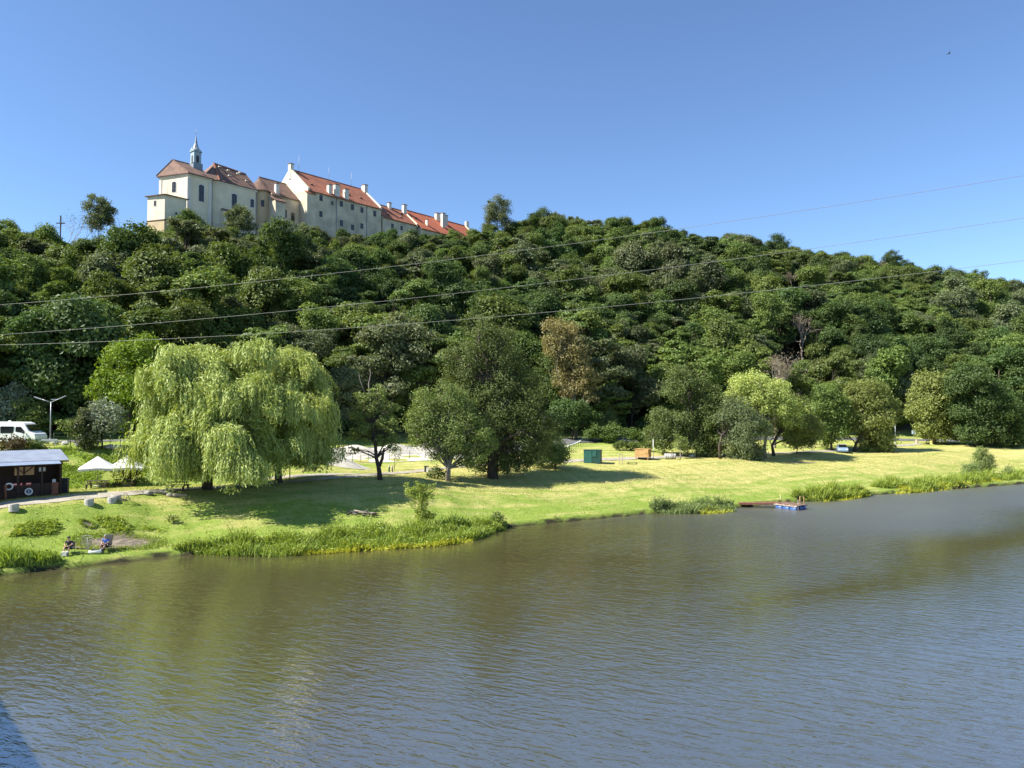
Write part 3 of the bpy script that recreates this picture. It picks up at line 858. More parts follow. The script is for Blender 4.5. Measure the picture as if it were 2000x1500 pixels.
r = near_tree("locust_tree", "small flat-topped tree with forked dark trunk and a dead top branch", (743, 937),
          [(715, 790, 20), (740, 765, 16), (760, 800, 17), (700, 815, 18), (735, 815, 22), (765, 835, 16), (715, 845, 20), (745, 860, 14), (690, 850, 14), (770, 870, 12), (690, 880, 10), (705, 775, 12)], "osier", 0.26, 0.12, 520, 0.27, path=[(740, 915), (735, 895), (733, 865), (728, 830), (722, 790)], back=0.7, flat=0.45)
gb = ground(743, 937)
mb = MB().tube([at_depth(738, 918, gb.y) - gb, at_depth(747, 895, gb.y) - gb, at_depth(750, 875, gb.y) - gb], [0.2, 0.17, 0.1], 6); mb.build("branch", M_bark, r)
mb = MB().tube([at_depth(722, 790, gb.y) - gb, at_depth(720, 750, gb.y) - gb, at_depth(724, 730, gb.y) - gb, at_depth(722, 720, gb.y) - gb], [0.09, 0.07, 0.05, 0.02], 5)
mb.tube([at_depth(716, 775, gb.y) - gb, at_depth(704, 745, gb.y) - gb, at_depth(701, 731, gb.y) - gb], [0.06, 0.04, 0.015], 5); mb.build("dead_branch", M_dead, r)
near_tree("young_tree", "thin young tree with wispy leaves right of the forked tree", (770, 918), [(768, 875, 10), (778, 882, 9), (762, 888, 8), (775, 893, 8)], "osier", 0.22, 0.1, 260, 0.04, back=0)
near_tree("willow_tree", "leaning round willow with exposed trunk left of the tallest tree", (874, 940),
          [(825, 785, 26), (855, 800, 30), (815, 825, 24), (850, 840, 34), (890, 820, 32), (925, 835, 28), (945, 855, 24), (880, 865, 28), (905, 880, 24), (930, 890, 20), (825, 860, 22), (845, 880, 20), (805, 835, 14), (870, 770, 24), (900, 790, 26), (955, 870, 16), (915, 905, 16), (865, 890, 16)], "osier", 0.28, 0.1, 560, 0.3, bark=M_bark_pale, path=[(876, 915), (882, 890), (884, 868), (870, 830)], fluff=0.6)
near_tree("tall_willow", "tallest dark grey-green willow in the middle of the meadow", (962, 934),
          [(945, 665, 34), (920, 700, 36), (970, 690, 38), (895, 740, 34), (945, 745, 44), (1000, 725, 34), (1015, 770, 36), (965, 790, 46), (915, 790, 38), (1000, 820, 42), (1045, 800, 30), (1060, 835, 30), (1080, 825, 18), (950, 845, 36), (1020, 865, 36), (975, 880, 30), (940, 635, 18), (985, 655, 22), (1045, 880, 26), (890, 690, 18), (875, 700, 12), (930, 903, 16), (985, 905, 18), (1015, 897, 20), (1000, 780, 34), (935, 770, 30), (940, 915, 13), (985, 918, 14), (1012, 912, 14), (955, 893, 20)], "osier_dark", 0.3, 0.12, 480, 0.62, path=[(960, 905), (962, 870), (960, 820), (955, 760), (950, 700)], fluff=0.6, stems=3)
near_tree("willow_bush", "dense dark willow bush at the right foot of the tallest tree", (1085, 917), [(1075, 865, 24), (1090, 885, 24), (1060, 888, 22), (1075, 905, 20), (1098, 895, 14), (1045, 900, 14)], "osier", 0.28, 0.12, 520, 0.12, cat="bush")
near_tree("low_shrub", "low shrub at the foot of the leaning round willow", (850, 935), [(850, 922, 12), (862, 926, 10), (842, 928, 9)], "dark", 0.25, 0.12, 450, 0.03, cat="shrub", limbs=False)

near_tree("birch_tree", "pale conical young tree above the clipped shrubs", (1185, 845), [(1185, 792, 9), (1180, 803, 13), (1192, 806, 13), (1176, 818, 15), (1195, 820, 15), (1185, 832, 18)], "sage", 0.34, 0.17, 380, 0.1, bark=M_bark_pale)
near_tree("shrub_thicket", "loose green shrub thicket below the pale conical tree", (1200, 866), [(1165, 845, 16), (1185, 850, 18), (1205, 846, 18), (1225, 846, 14), (1240, 850, 14), (1150, 850, 10), (1255, 855, 12)], "mid", 0.34, 0.17, 420, 0.08, cat="shrub", limbs=False)
near_tree("low_hedge", "low clipped hedge behind the orange hut", (1240, 881), [(1205, 873, 9), (1220, 871, 9), (1235, 872, 9), (1250, 872, 9), (1265, 873, 9), (1212, 866, 7)], "mid", 0.3, 0.15, 480, 0.05, cat="hedge", limbs=False, back=0.9)
near_tree("round_shrub", "grey-green round shrub right of the tallest tree", (1098, 842), [(1098, 808, 20), (1108, 820, 16), (1090, 825, 16)], "grey", 0.36, 0.18, 400, 0.1, cat="shrub")

near_tree("willow_tree", "broad two-topped dark tree right of the orange hut", (1366, 893),
          [(1325, 740, 24), (1340, 765, 26), (1315, 770, 20), (1375, 770, 30), (1395, 795, 26), (1360, 800, 30), (1295, 820, 26), (1320, 830, 28), (1350, 840, 30), (1385, 835, 30), (1280, 845, 20), (1300, 860, 24), (1335, 868, 22), (1370, 870, 24), (1400, 860, 18), (1280, 865, 12), (1330, 725, 14), (1410, 880, 14), (1390, 885, 14)], "osier_dark", 0.34, 0.16, 430, 0.4, path=[(1362, 870), (1365, 845), (1355, 800), (1345, 770)], group="trees along the right part of the path")
mbg = ground(1329, 895)
near_tree("young_tree", "slim tree with pale straight trunk beside the grey barrel tunnel", (1329, 896), [(1329, 862, 12), (1322, 870, 9), (1336, 872, 9)], "osier", 0.28, 0.13, 380, 0.11, bark=M_bark_pale, back=0.6)
near_tree("willow_tree", "dark low-hanging tree between the two-topped tree and the twisted trunk", (1407, 896),
          [(1435, 800, 26), (1455, 825, 28), (1425, 840, 26), (1460, 860, 28), (1440, 880, 22), (1475, 885, 18), (1480, 840, 22), (1412, 815, 18), (1465, 900, 14)], "grey", 0.34, 0.15, 420, 0.26, path=[(1405, 870), (1410, 850), (1430, 830)], group="trees along the right part of the path")
near_tree("willow_tree", "pale green tree with a twisted pale trunk", (1495, 895),
          [(1445, 750, 22), (1475, 745, 24), (1460, 775, 28), (1500, 770, 26), (1450, 800, 22), (1495, 800, 22), (1530, 790, 26), (1545, 815, 24), (1430, 775, 16), (1520, 755, 18), (1480, 820, 20)], "willow", 0.34, 0.16, 400, 0.3, bark=M_bark_pale, path=[(1493, 875), (1497, 850), (1487, 825), (1496, 800), (1490, 770)], group="trees along the right part of the path")
near_tree("willow_tree", "forked dark tree right behind the twisted pale trunk", (1512, 890),
          [(1545, 790, 20), (1560, 800, 24), (1580, 825, 20), (1565, 840, 22), (1530, 835, 22), (1590, 845, 16), (1550, 860, 16)], "olive", 0.34, 0.16, 420, 0.26, path=[(1508, 870), (1518, 850), (1535, 820)], group="trees along the right part of the path")
near_tree("young_tree", "small twin-stemmed tree left of the blue car", (1556, 886), [(1552, 840, 18), (1570, 848, 18), (1545, 858, 14), (1580, 865, 12), (1560, 868, 12)], "olive", 0.34, 0.16, 400, 0.1, stems=2)
near_tree("willow_tree", "upright green tree left of the blue car", (1624, 880),
          [(1610, 765, 22), (1625, 785, 24), (1600, 800, 24), (1620, 815, 26), (1645, 810, 20), (1600, 835, 20), (1630, 845, 20), (1610, 860, 14), (1640, 790, 16)], "mid", 0.4, 0.2, 380, 0.22, group="trees along the right part of the path")
near_tree("willow_tree", "broad leaning willow right of the blue car", (1668, 882),
          [(1670, 770, 22), (1700, 765, 26), (1725, 785, 24), (1690, 795, 28), (1735, 815, 20), (1715, 825, 26), (1680, 825, 22), (1700, 855, 22), (1725, 855, 20), (1710, 875, 18), (1690, 880, 14), (1730, 875, 12), (1750, 800, 10)], "olive", 0.4, 0.19, 380, 0.3, path=[(1672, 866), (1682, 850), (1690, 825)], group="trees along the right part of the path")
near_tree("willow_tree", "bright round willow at the far end of the meadow", (1825, 868),
          [(1810, 750, 24), (1840, 755, 24), (1795, 775, 22), (1820, 785, 30), (1855, 785, 24), (1790, 805, 18), (1815, 820, 28), (1850, 820, 26), (1835, 845, 22), (1865, 845, 20), (1805, 845, 14)], "olive", 0.48, 0.24, 330, 0.3, group="trees along the right part of the path")
near_tree("chestnut_tree", "broad dark tree overhanging the meadow's far right edge", (1905, 872),
          [(1890, 735, 26), (1915, 745, 28), (1870, 765, 22), (1905, 780, 32), (1945, 770, 26), (1885, 810, 26), (1930, 815, 30), (1965, 800, 28), (1905, 845, 24), (1945, 850, 22), (1880, 850, 18), (1985, 835, 26), (1985, 865, 18), (1920, 862, 14)], "dark", 0.48, 0.24, 330, 0.32)
bare_tree("grey dead tree with a tuft of brown leaves above the pale twisted tree", (1512, 880), 694, 0.3, "brown", 1500, Y=146)
# special trees in the wood
near_tree("chestnut_tree", "tall chestnut turning rusty brown at the foot of the hill", (1125, 838), [(1080, 640, 20), (1105, 650, 24), (1095, 680, 26), (1125, 690, 26), (1075, 670, 16), (1110, 720, 28), (1140, 735, 24), (1130, 765, 24), (1155, 740, 16), (1105, 755, 20), (1150, 775, 14)], "rust", 0.42, 0.24, 260, 0.28, bark=M_bark_pale, Y=150, back=0.6)
near_tree("broadleaf_tree", "green tree whose top half hides the rusty chestnut's foot", (1080, 838), [(1070, 710, 26), (1055, 740, 24), (1085, 750, 24), (1065, 775, 24)], "mid", 0.42, 0.24, 300, 0.2, Y=155)
near_tree("broadleaf_tree", "dark bushy tree at the rusty chestnut's foot", (1118, 842), [(1100, 800, 22), (1130, 805, 22), (1150, 815, 20), (1110, 822, 20), (1085, 815, 16)], "dark", 0.42, 0.24, 300, 0.15, Y=146)
bare_tree("pale dead tree standing bare halfway up the wooded hill", (1568, 700), 612, 0.3, "brown", 700, Y=226)
bare_tree("small rosy-brown dead tree just below the ridge", (1545, 570), 530, 0.2, "brown", 900, Y=318)
bare_tree("brown withered tree on the ridge right of the knoll", (1722, 545), 508, 0.25, "brown", 1500, Y=372)
bare_tree("leafless grey tree breaking the skyline right of the knoll", (1425, 490), 452, 0.2, None, 0, Y=338)
def sky_tree(label, px, top, bot, lob, leaf, Y, **k):
    return near_tree("ridge_tree", label, (px, bot), lob, leaf, k.pop("L", 0.5), k.pop("W", 0.26), k.pop("dens", 240), 0.16, Y=Y, **k)
sky_tree("tall airy tree on the skyline left of the church", 192, 375, 470, [(185, 390, 14), (200, 398, 14), (172, 405, 13), (195, 415, 18), (212, 412, 13), (180, 428, 16), (208, 430, 16), (190, 440, 16)], "grey", 206, dens=170)
bare_tree("thin half-bare tree behind the wooden cross on the skyline", (128, 470), 402, 0.14, "mid", 500, Y=203)
sky_tree("round tree standing in front of the church nave", 467, 398, 470, [(467, 412, 14), (452, 425, 14), (482, 424, 14), (467, 435, 18), (450, 442, 14), (485, 442, 14)], "grey", 223)
sky_tree("bushy tree in front of the church's stepped corner", 380, 405, 470, [(365, 418, 12), (352, 430, 12), (378, 432, 14), (362, 445, 16), (395, 440, 14)], "mid", 217)
sky_tree("low bushy tree hiding the foot of the church annexe", 318, 436, 480, [(318, 462, 13), (302, 470, 11), (335, 456, 13), (346, 446, 10), (325, 474, 15), (290, 478, 10)], "mid", 208)
sky_tree("tall airy tree towering at the right end of the red roofs", 975, 380, 480, [(970, 395, 14), (985, 400, 14), (958, 412, 14), (985, 418, 16), (965, 432, 18), (990, 440, 16), (950, 445, 14)], "grey", 296, dens=150)
sky_tree("domed tree at the top of the knoll", 1062, 403, 480, [(1060, 420, 16), (1045, 432, 16), (1080, 432, 16), (1095, 445, 14), (1062, 445, 18), (1035, 445, 14)], "dark", 306)
sky_tree("tall round-headed tree on the ridge above the pale dead tree", 1520, 458, 520, [(1518, 470, 14), (1505, 480, 12), (1532, 480, 12), (1520, 492, 15), (1480, 478, 9), (1490, 488, 10)], "dark", 352)
sky_tree("flat-topped tree on the ridge near the withered tree", 1745, 487, 540, [(1742, 500, 13), (1755, 508, 9), (1730, 510, 10), (1742, 515, 12)], "dark", 385)
sky_tree("airy tree on the ridge with visible pale stems", 1860, 517, 570, [(1855, 530, 10), (1868, 534, 9), (1850, 542, 10)], "dark", 410, dens=150, bark=M_bark_pale)
sky_tree("second airy tree on the ridge near the right edge", 1915, 525, 575, [(1905, 535, 9), (1920, 536, 9), (1912, 545, 9)], "dark", 420, dens=150, bark=M_bark_pale)
near_tree("round_tree", "smooth dense dark tree low on the hill at the right", (1800, 800), [(1775, 690, 24), (1800, 680, 26), (1830, 685, 26), (1850, 700, 22), (1790, 715, 26), (1825, 720, 28)], "dark", 0.5, 0.26, 300, 0.2, Y=235)

# understorey along the foot of the wood: one continuous mass of scrub
lob = []
for u in np.arange(-45, 330, 2.6):
    v = float(foot_v(u)) + rng.uniform(0.5, 6); x, y = to_xy(u, v)
    p = to_px((x, y, 8))
    if -150 < p[0] < 2150: lob.append((x, y, float(terrain(u, v)) + rng.uniform(0.6, 2.2), rng.uniform(1.3, 2.4)))
um = crown_mesh("undergrowth", lob, 42000, 0.5, 0.26, LM["dark"], sub=8)
tag(link_mesh("undergrowth", um), "dark scrub along the foot of the wooded hill", "undergrowth", kind="stuff")

# bank plants
near_tree("bank_sapling", "light green sapling bush growing out of the reeds on the bank", (825, 1032), [(815, 950, 10), (800, 962, 11), (830, 955, 11), (842, 965, 9), (820, 970, 13), (805, 985, 8), (828, 985, 11), (820, 1002, 11), (835, 1008, 12), (825, 1018, 12), (795, 948, 6), (848, 948, 5)], "reed", 0.18, 0.075, 1000, 0.05, cat="bush", fluff=0.6, shell=(0.4, 1.3))
near_tree("bank_bush", "small bright bush on the grassy bank slope", (338, 1022), [(333, 1010, 7), (342, 1013, 8), (336, 1017, 7)], "mid", 0.16, 0.09, 800, 0.03, cat="bush", limbs=False)
near_tree("bank_bush", "conical bush standing at the right end of the river bank", (1918, 927), [(1920, 880, 9), (1915, 892, 12), (1928, 895, 11), (1922, 908, 15), (1935, 910, 11), (1910, 912, 12)], "osier", 0.26, 0.12, 480, 0.06, cat="bush")
near_tree("bank_bush", "low spreading bush left of the conical bank bush", (1895, 929), [(1888, 915, 9), (1897, 912, 9), (1902, 920, 10), (1884, 922, 8)], "sage", 0.26, 0.12, 480, 0.04, cat="bush")
near_tree("bank_bush", "leafy bush at the right end of the long reed bed", (972, 1028), [(970, 1008, 9), (978, 1014, 9), (965, 1016, 9), (982, 1022, 7)], "mid", 0.18, 0.09, 650, 0.03, cat="bush", limbs=False)
near_tree("bank_bush", "thin bush by the water near the right edge", (1972, 934), [(1970, 916, 7), (1966, 925, 8), (1977, 926, 8)], "sage", 0.24, 0.11, 450, 0.03, cat="bush")
near_tree("bank_bush", "tiny dark tuft on the bare river edge", (1087, 1018), [(1085, 1010, 4), (1090, 1012, 4)], "dark", 0.16, 0.07, 900, 0.02, cat="bush", limbs=False, back=0)

def reeds(name, label, front, back_, count, h, m, w=0.06, lean=0.3, leafy=0.4, patchy=None):
    """upright blades and leaves between a front and a back line given on the water's edge"""
    fr = np.array(front, float); bk = np.array(back_, float)
    t = rng.random(count); q = rng.random(count)
    fx = np.interp(t, np.linspace(0, 1, len(fr)), fr[:, 0]); fy = np.interp(t, np.linspace(0, 1, len(fr)), fr[:, 1])
    bx = np.interp(t, np.linspace(0, 1, len(bk)), bk[:, 0]); by = np.interp(t, np.linspace(0, 1, len(bk)), bk[:, 1])
    x = fx * (1 - q) + bx * q + rng.normal(0, .12, count); y = fy * (1 - q) + by * q + rng.normal(0, .12, count)
    if patchy is not None:
        nz = np.sin(x * 1.1 + 1.3 * np.sin(y * 0.9)) + np.sin(y * 1.7 + 0.8 * np.sin(x * 1.9)) + rng.normal(0, 0.5, count) - 2.2 * np.abs(q - 0.5)
        kp = nz > patchy; x, y, t, q = x[kp], y[kp], t[kp], q[kp]; count = len(x)
    u, v = to_uv(x, y); z = np.maximum(terrain(u, v), -0.05) - 0.03
    clump = 0.72 + 0.5 * np.sin(x * 1.3 + np.sin(y * 2.1) * 1.5) * np.sin(y * 1.1 + 2)
    edge = np.minimum(1, np.minimum(t, 1 - t) * 12 + 0.35)
    hh = h * clump * edge * rng.uniform(0.4, 1.2, count) * np.where(rng.random(count) < 0.06, 1.45, 1.0)
    B = np.stack([x, y, z], -1)
    d = np.stack([rng.normal(0, lean, count), rng.normal(0, lean, count), np.ones(count)], -1)
    a = rng.uniform(0, 6.28, count); s_ = np.stack([np.cos(a), np.sin(a), np.zeros(count)], -1) * w * 0.5
    M1 = B + d * (hh * 0.55)[:, None]; T1 = B + d * hh[:, None] + np.stack([rng.normal(0, .12, count), rng.normal(0, .12, count), -np.abs(rng.normal(0, .08, count))], -1) * hh[:, None]
    V1 = np.stack([B - s_ * 0.7, B + s_ * 0.7, M1 + s_, M1 - s_], 1).reshape(-1, 3)
    V2 = np.stack([M1 - s_, M1 + s_, T1 + s_ * 0.15, T1 - s_ * 0.15], 1).reshape(-1, 3)
    nl = int(count * leafy); k = rng.integers(count, size=nl)
    C = B[k] + d[k] * (hh[k] * rng.uniform(0.25, 1.0, nl))[:, None] + rng.normal(0, 0.06, (nl, 3))
    V3 = leaf_quads(C, rand_dirs(nl, 0.6), 0.24, 0.10)
    V = np.concatenate([V1, V2, V3])
    me = np_mesh(name, V, np.arange(len(V)).reshape(-1, 4), LM[m])
    return tag(link_mesh(name, me), label, "reeds" if "reed" in name else "weeds", kind="stuff")
def gl(*pts): return [(lambda p: (p.x, p.y))(ground(a, b_)) for a, b_ in pts]
def wl(*pts):
    out = []
    for a, b_ in pts:
        d = ray(a, b_); t = -CAMZ / d[2]; out.append((d[0] * t, d[1] * t))
    return out
reeds("reed_bed", "tall green reeds at the left end of the bank", wl((-60, 1132), (0, 1121), (60, 1116), (112, 1109)), gl((-60, 1100), (0, 1096), (60, 1094), (112, 1096)), 5200, 1.15, "reed")
reeds("reed_bed", "long band of tall green reeds and nettles along the middle bank", wl((345, 1082), (450, 1086), (540, 1088), (640, 1079), (740, 1073), (850, 1066), (930, 1054), (988, 1031)), gl((345, 1074), (450, 1062), (540, 1056), (640, 1046), (740, 1038), (850, 1032), (930, 1026), (988, 1022)), 20000, 1.05, "reed", leafy=0.9)
reeds("yellow_reeds", "yellow water plants edging the long reed band", wl((565, 1085), (640, 1081), (700, 1077), (780, 1072), (860, 1067), (925, 1057)), wl((565, 1080), (640, 1075), (700, 1071), (780, 1067), (860, 1061), (925, 1052)), 4200, 0.5, "yellow", leafy=1.2)
reeds("reed_bed", "grey-green reeds left of the wooden gangway", wl((1272, 1002), (1330, 1004), (1400, 1002), (1434, 999)), gl((1272, 992), (1330, 988), (1400, 986), (1434, 990)), 5000, 1.0, "sage", leafy=0.9)
reeds("yellow_reeds", "yellow water plants left of the wooden gangway", wl((1368, 1004), (1400, 1003), (1430, 1000)), wl((1368, 999), (1400, 997), (1430, 996)), 1000, 0.7, "yellow", leafy=1.0)
reeds("reed_bed", "dense reeds behind the floating pontoon", wl((1550, 979), (1610, 979), (1660, 974), (1696, 968)), gl((1550, 972), (1610, 966), (1660, 962), (1696, 964)), 6500, 1.5, "reed", w=0.09, leafy=0.6)
reeds("yellow_reeds", "yellow water plants in front of the pontoon reeds", wl((1610, 980), (1660, 976), (1696, 969)), wl((1610, 977), (1660, 972), (1696, 966)), 1000, 0.7, "yellow", w=0.08, leafy=1.0)
reeds("reed_bed", "long band of reeds on the right bank below the conical bush", wl((1704, 961), (1780, 963), (1860, 955), (1930, 948), (2060, 938)), gl((1704, 950), (1780, 946), (1860, 938), (1930, 932), (2060, 924)), 15000, 1.3, "reed", w=0.07, leafy=0.8, patchy=-1.0)
reeds("yellow_reeds", "yellow water plants along the right reed band", wl((1750, 965), (1800, 962), (1870, 955), (1960, 946)), wl((1750, 961), (1800, 958), (1870, 951), (1960, 942)), 1500, 0.6, "yellow", w=0.08, leafy=1.0)
reeds("bramble_weeds", "dark bramble thicket on the bank slope behind the anglers", gl((20, 1052), (90, 1046), (150, 1044), (240, 1042), (330, 1040)), gl((40, 1022), (100, 1012), (160, 1008), (240, 1010), (330, 1016)), 16000, 0.24, "reed", w=0.06, lean=0.8, leafy=1.4, patchy=0.45)
reeds("embankment_weeds", "unmown weeds on the embankment behind hut and parasols", gl((-120, 925), (60, 925), (130, 955), (200, 948), (300, 944)), gl((-120, 880), (60, 880), (130, 876), (200, 876), (300, 876)), 14000, 0.36, "reed", w=0.07, lean=0.6, leafy=1.5, patchy=-0.6)

# short grass over the meadow
def lawn(count, m, hh, u0, u1, s0, s1, name, label, w):
    u = rng.uniform(u0, u1, count); s_ = rng.uniform(s0, s1, count); v = bank_v(u) + s_
    x, y = to_xy(u, v); z = terrain(u, v)
    p = 1000 + F * x / y; ok = (p > -80) & (p < 2080)
    x, y, z = x[ok], y[ok], z[ok]; k = len(x)
    B = np.stack([x, y, z - 0.02], -1); h_ = hh * rng.uniform(0.5, 1.4, k)
    d = np.stack([rng.normal(0, .45, k), rng.normal(0, .45, k), np.ones(k)], -1)
    a = rng.uniform(0, 6.28, k); s2 = np.stack([np.cos(a), np.sin(a), np.zeros(k)], -1) * w * 0.5
    T = B + d * h_[:, None]
    V = np.stack([B - s2, B + s2, T], 1).reshape(-1, 3)
    me = np_mesh(name, V, np.arange(len(V)).reshape(-1, 3), LM[m])
    tag(link_mesh(name, me), label, "grass", kind="stuff")
LM["lawn"] = leaf_mat("leaf_lawn", (0.20, 0.29, 0.05), (0.34, 0.41, 0.11), 0.4, 0, 0.05)
LM["straw"] = leaf_mat("leaf_straw", (0.42, 0.41, 0.15), (0.58, 0.52, 0.26), 0.4, 0, 0.05)
lawn(90000, "lawn", 0.10, -12, 150, 0.15, 22, "grass", "short green grass along the river bank", 0.07)
lawn(50000, "straw", 0.09, -10, 150, 9, 28, "dry_grass", "dry straw-coloured grass on the upper meadow", 0.07)

# grass creeping over the rims of the bare soil
def rim_grass(px, py, rx, ry, rot, count, label):
    c = ground(px, py); a = rng.uniform(0, 6.28, count); q = 1 + rng.normal(0, 0.16, count)
    lx, ly = np.cos(a) * rx * q, np.sin(a) * ry * q
    x = c.x + lx * math.cos(rot) - ly * math.sin(rot); y = c.y + lx * math.sin(rot) + ly * math.cos(rot)
    u, v = to_uv(x, y); z = terrain(u, v) + 0.03; h_ = rng.uniform(0.08, 0.24, count); b_ = rng.uniform(0, 6.28, count)
    B = np.stack([x, y, z], -1); s2 = np.stack([np.cos(b_), np.sin(b_), np.zeros(count)], -1) * 0.045
    T = B + np.stack([rng.normal(0, .5, count), rng.normal(0, .5, count), np.ones(count)], -1) * h_[:, None]
    V = np.stack([B - s2, B + s2, T], 1).reshape(-1, 3)
    tag(link_mesh("rim_grass", np_mesh("rim_grass", V, np.arange(len(V)).reshape(-1, 3), LM["lawn"])), label, "grass", kind="stuff")
rim_grass(232, 1061, 3.0, 1.6, 0.3, 2600, "grass tufts round the bare soil behind the anglers")
rim_grass(172, 1026, 0.55, 0.35, 0.1, 500, "grass tufts round the small soil spot on the slope")
# ------------------------------------------------------------------ chateau on the ridge
DA = np.array((0.643, 0.766)); DQ = np.array((-0.766, 0.643))     # along the wings / into the hill
C0 = np.array((-68.0, 250.0))
def cp(t, q): return C0 + DA * t + DQ * q
M_plaster = mat("plaster_cream", (0.80, 0.71, 0.51), (0.68, 0.60, 0.42), 0.9, 0.35, bump=0.15, bscale=6, detail=7)
M_plaster_old = mat("plaster_weathered", (0.70, 0.61, 0.43), (0.45, 0.39, 0.28), 0.95, 0.22, bump=0.2, bscale=5, detail=9)
M_plaster_ochre = mat("plaster_ochre", (0.55, 0.43, 0.25), (0.48, 0.38, 0.23), 0.9, 0.4, detail=7)
M_trimw = mat("trim_pale", (0.72, 0.68, 0.58), (0.64, 0.60, 0.50), 0.9, 0.8)
M_roof_old = mat("roof_brown_tiles", (0.20, 0.112, 0.078), (0.125, 0.074, 0.055), 0.85, 0.6, bump=0.5, bscale=8, detail=8)
M_roof_red = mat("roof_red_tiles", (0.38, 0.135, 0.07), (0.27, 0.095, 0.052), 0.85, 0.5, bump=0.5, bscale=8, detail=8)
M_roof_new = mat("roof_orange_tiles", (0.52, 0.15, 0.07), (0.45, 0.12, 0.055), 0.85, 0.5, bump=0.4, bscale=8)
M_pane = mat("window_pane", (0.030, 0.033, 0.040), (0.018, 0.020, 0.025), 0.15, 2)
M_frame = mat("window_frame", (0.16, 0.14, 0.12), (0.12, 0.10, 0.09), 0.7, 3)
M_zinc = mat("turret_zinc", (0.33, 0.42, 0.45), (0.24, 0.31, 0.34), 0.6, 1.5)
M_slate = mat("spire_sheet", (0.22, 0.27, 0.31), (0.16, 0.20, 0.24), 0.5, 2)
M_metal = mat("grey_metal", (0.35, 0.35, 0.35), (0.28, 0.28, 0.28), 0.5, 3, metal=0.4)
M_louvre = mat("louvre_dark", (0.05, 0.05, 0.05), (0.03, 0.03, 0.03), 0.8, 3)

def add_roof(mb, quads):
    for q in quads: mb.add(q, [tuple(range(len(q)))])

def window(parent, root, p, nrm, w, h, arch=False, surround=True):
    """p: centre of the sill on the wall (world), nrm: outward plan normal"""
    nx, ny = nrm; rx, ry = -ny, nx
    o = Vector(p) - root
    def pt(a, z, d): return (o.x + rx * a + nx * d, o.y + ry * a + ny * d, o.z + z)
    def outline(ww, hh, z0):
        pts = [(-ww / 2, z0), (ww / 2, z0)]
        if arch:
            pts += [(ww / 2 * math.cos(a), z0 + hh - ww / 2 * 0.6 + ww / 2 * 0.6 * math.sin(a)) for a in np.linspace(0, math.pi, 9)]
        else: pts += [(ww / 2, z0 + hh), (-ww / 2, z0 + hh)]
        return pts
    def slab(ww, hh, z0, d0, d1):
        ol = outline(ww, hh, z0); k = len(ol); mb = MB()
        P = [pt(a, z, d0) for a, z in ol] + [pt(a, z, d1) for a, z in ol]
        mb.add(P, [tuple(range(k)), tuple(range(2 * k - 1, k - 1, -1))] + [(i, (i + 1) % k, k + (i + 1) % k, k + i) for i in range(k)])
        return mb
    mb = slab(w + 0.5, h + 0.45, -0.2, -0.05, 0.07) if surround else slab(w + 0.16, h + 0.16, -0.08, -0.05, 0.05)
    win = mb.build("window", M_trimw if surround else M_frame, parent)
    slab(w, h, 0, 0.0, 0.10 if surround else 0.08).build("pane", M_pane, win)
    bars = MB()
    d = 0.12 if surround else 0.10
    bars.bar(pt(0, 0.02, d), pt(0, h * 0.95, d), 0.09)
    for f_ in (0.33, 0.66): bars.bar(pt(-w / 2, h * f_, d), pt(w / 2, h * f_, d), 0.07)
    bars.build("glazing_bar", M_frame, win)
    return win

def chimney(parent, root, xy, z0, z1, w=1.1, d=1.0):
    ang = math.atan2(DA[1], DA[0]); c = Vector((xy[0], xy[1], 0)) - root
    ch = MB().box((c.x, c.y, (z0 + z1) / 2 - root.z * 0 + c.z - c.z - 0 + 0), (w, d, z1 - z0), ang)
    ch.v = [(x, y, z - root.z) for x, y, z in ch.v]
    o = ch.build("chimney", M_trimw, parent)
    cap = MB().box((c.x, c.y, z1 + 0.11 - root.z), (w + 0.28, d + 0.28, 0.22), ang)
    cap.build("cap", M_roof_old, o)
    return o

def building(name, label, root_xy, z0):
    r = Vector((root_xy[0], root_xy[1], z0)); e = empty(name, r); tag(e, label, "building"); return e, r

def walls(parent, root, poly, z0, z1, m, name="wall"):
    mb = MB().prism([(p[0] - root.x, p[1] - root.y) for p in poly], z0 - root.z, z1 - root.z)
    return mb.build(name, m, parent)

def band(parent, root, poly, z, h, out, m, name="cornice"):
    c = np.mean(np.array(poly), axis=0)
    P = [tuple(np.array(p) + (np.array(p) - c) / np.linalg.norm(np.array(p) - c) * out) for p in poly]
    mb = MB().prism([(p[0] - root.x, p[1] - root.y) for p in P], z - root.z, z + h - root.z)
    return mb.build(name, m, parent)

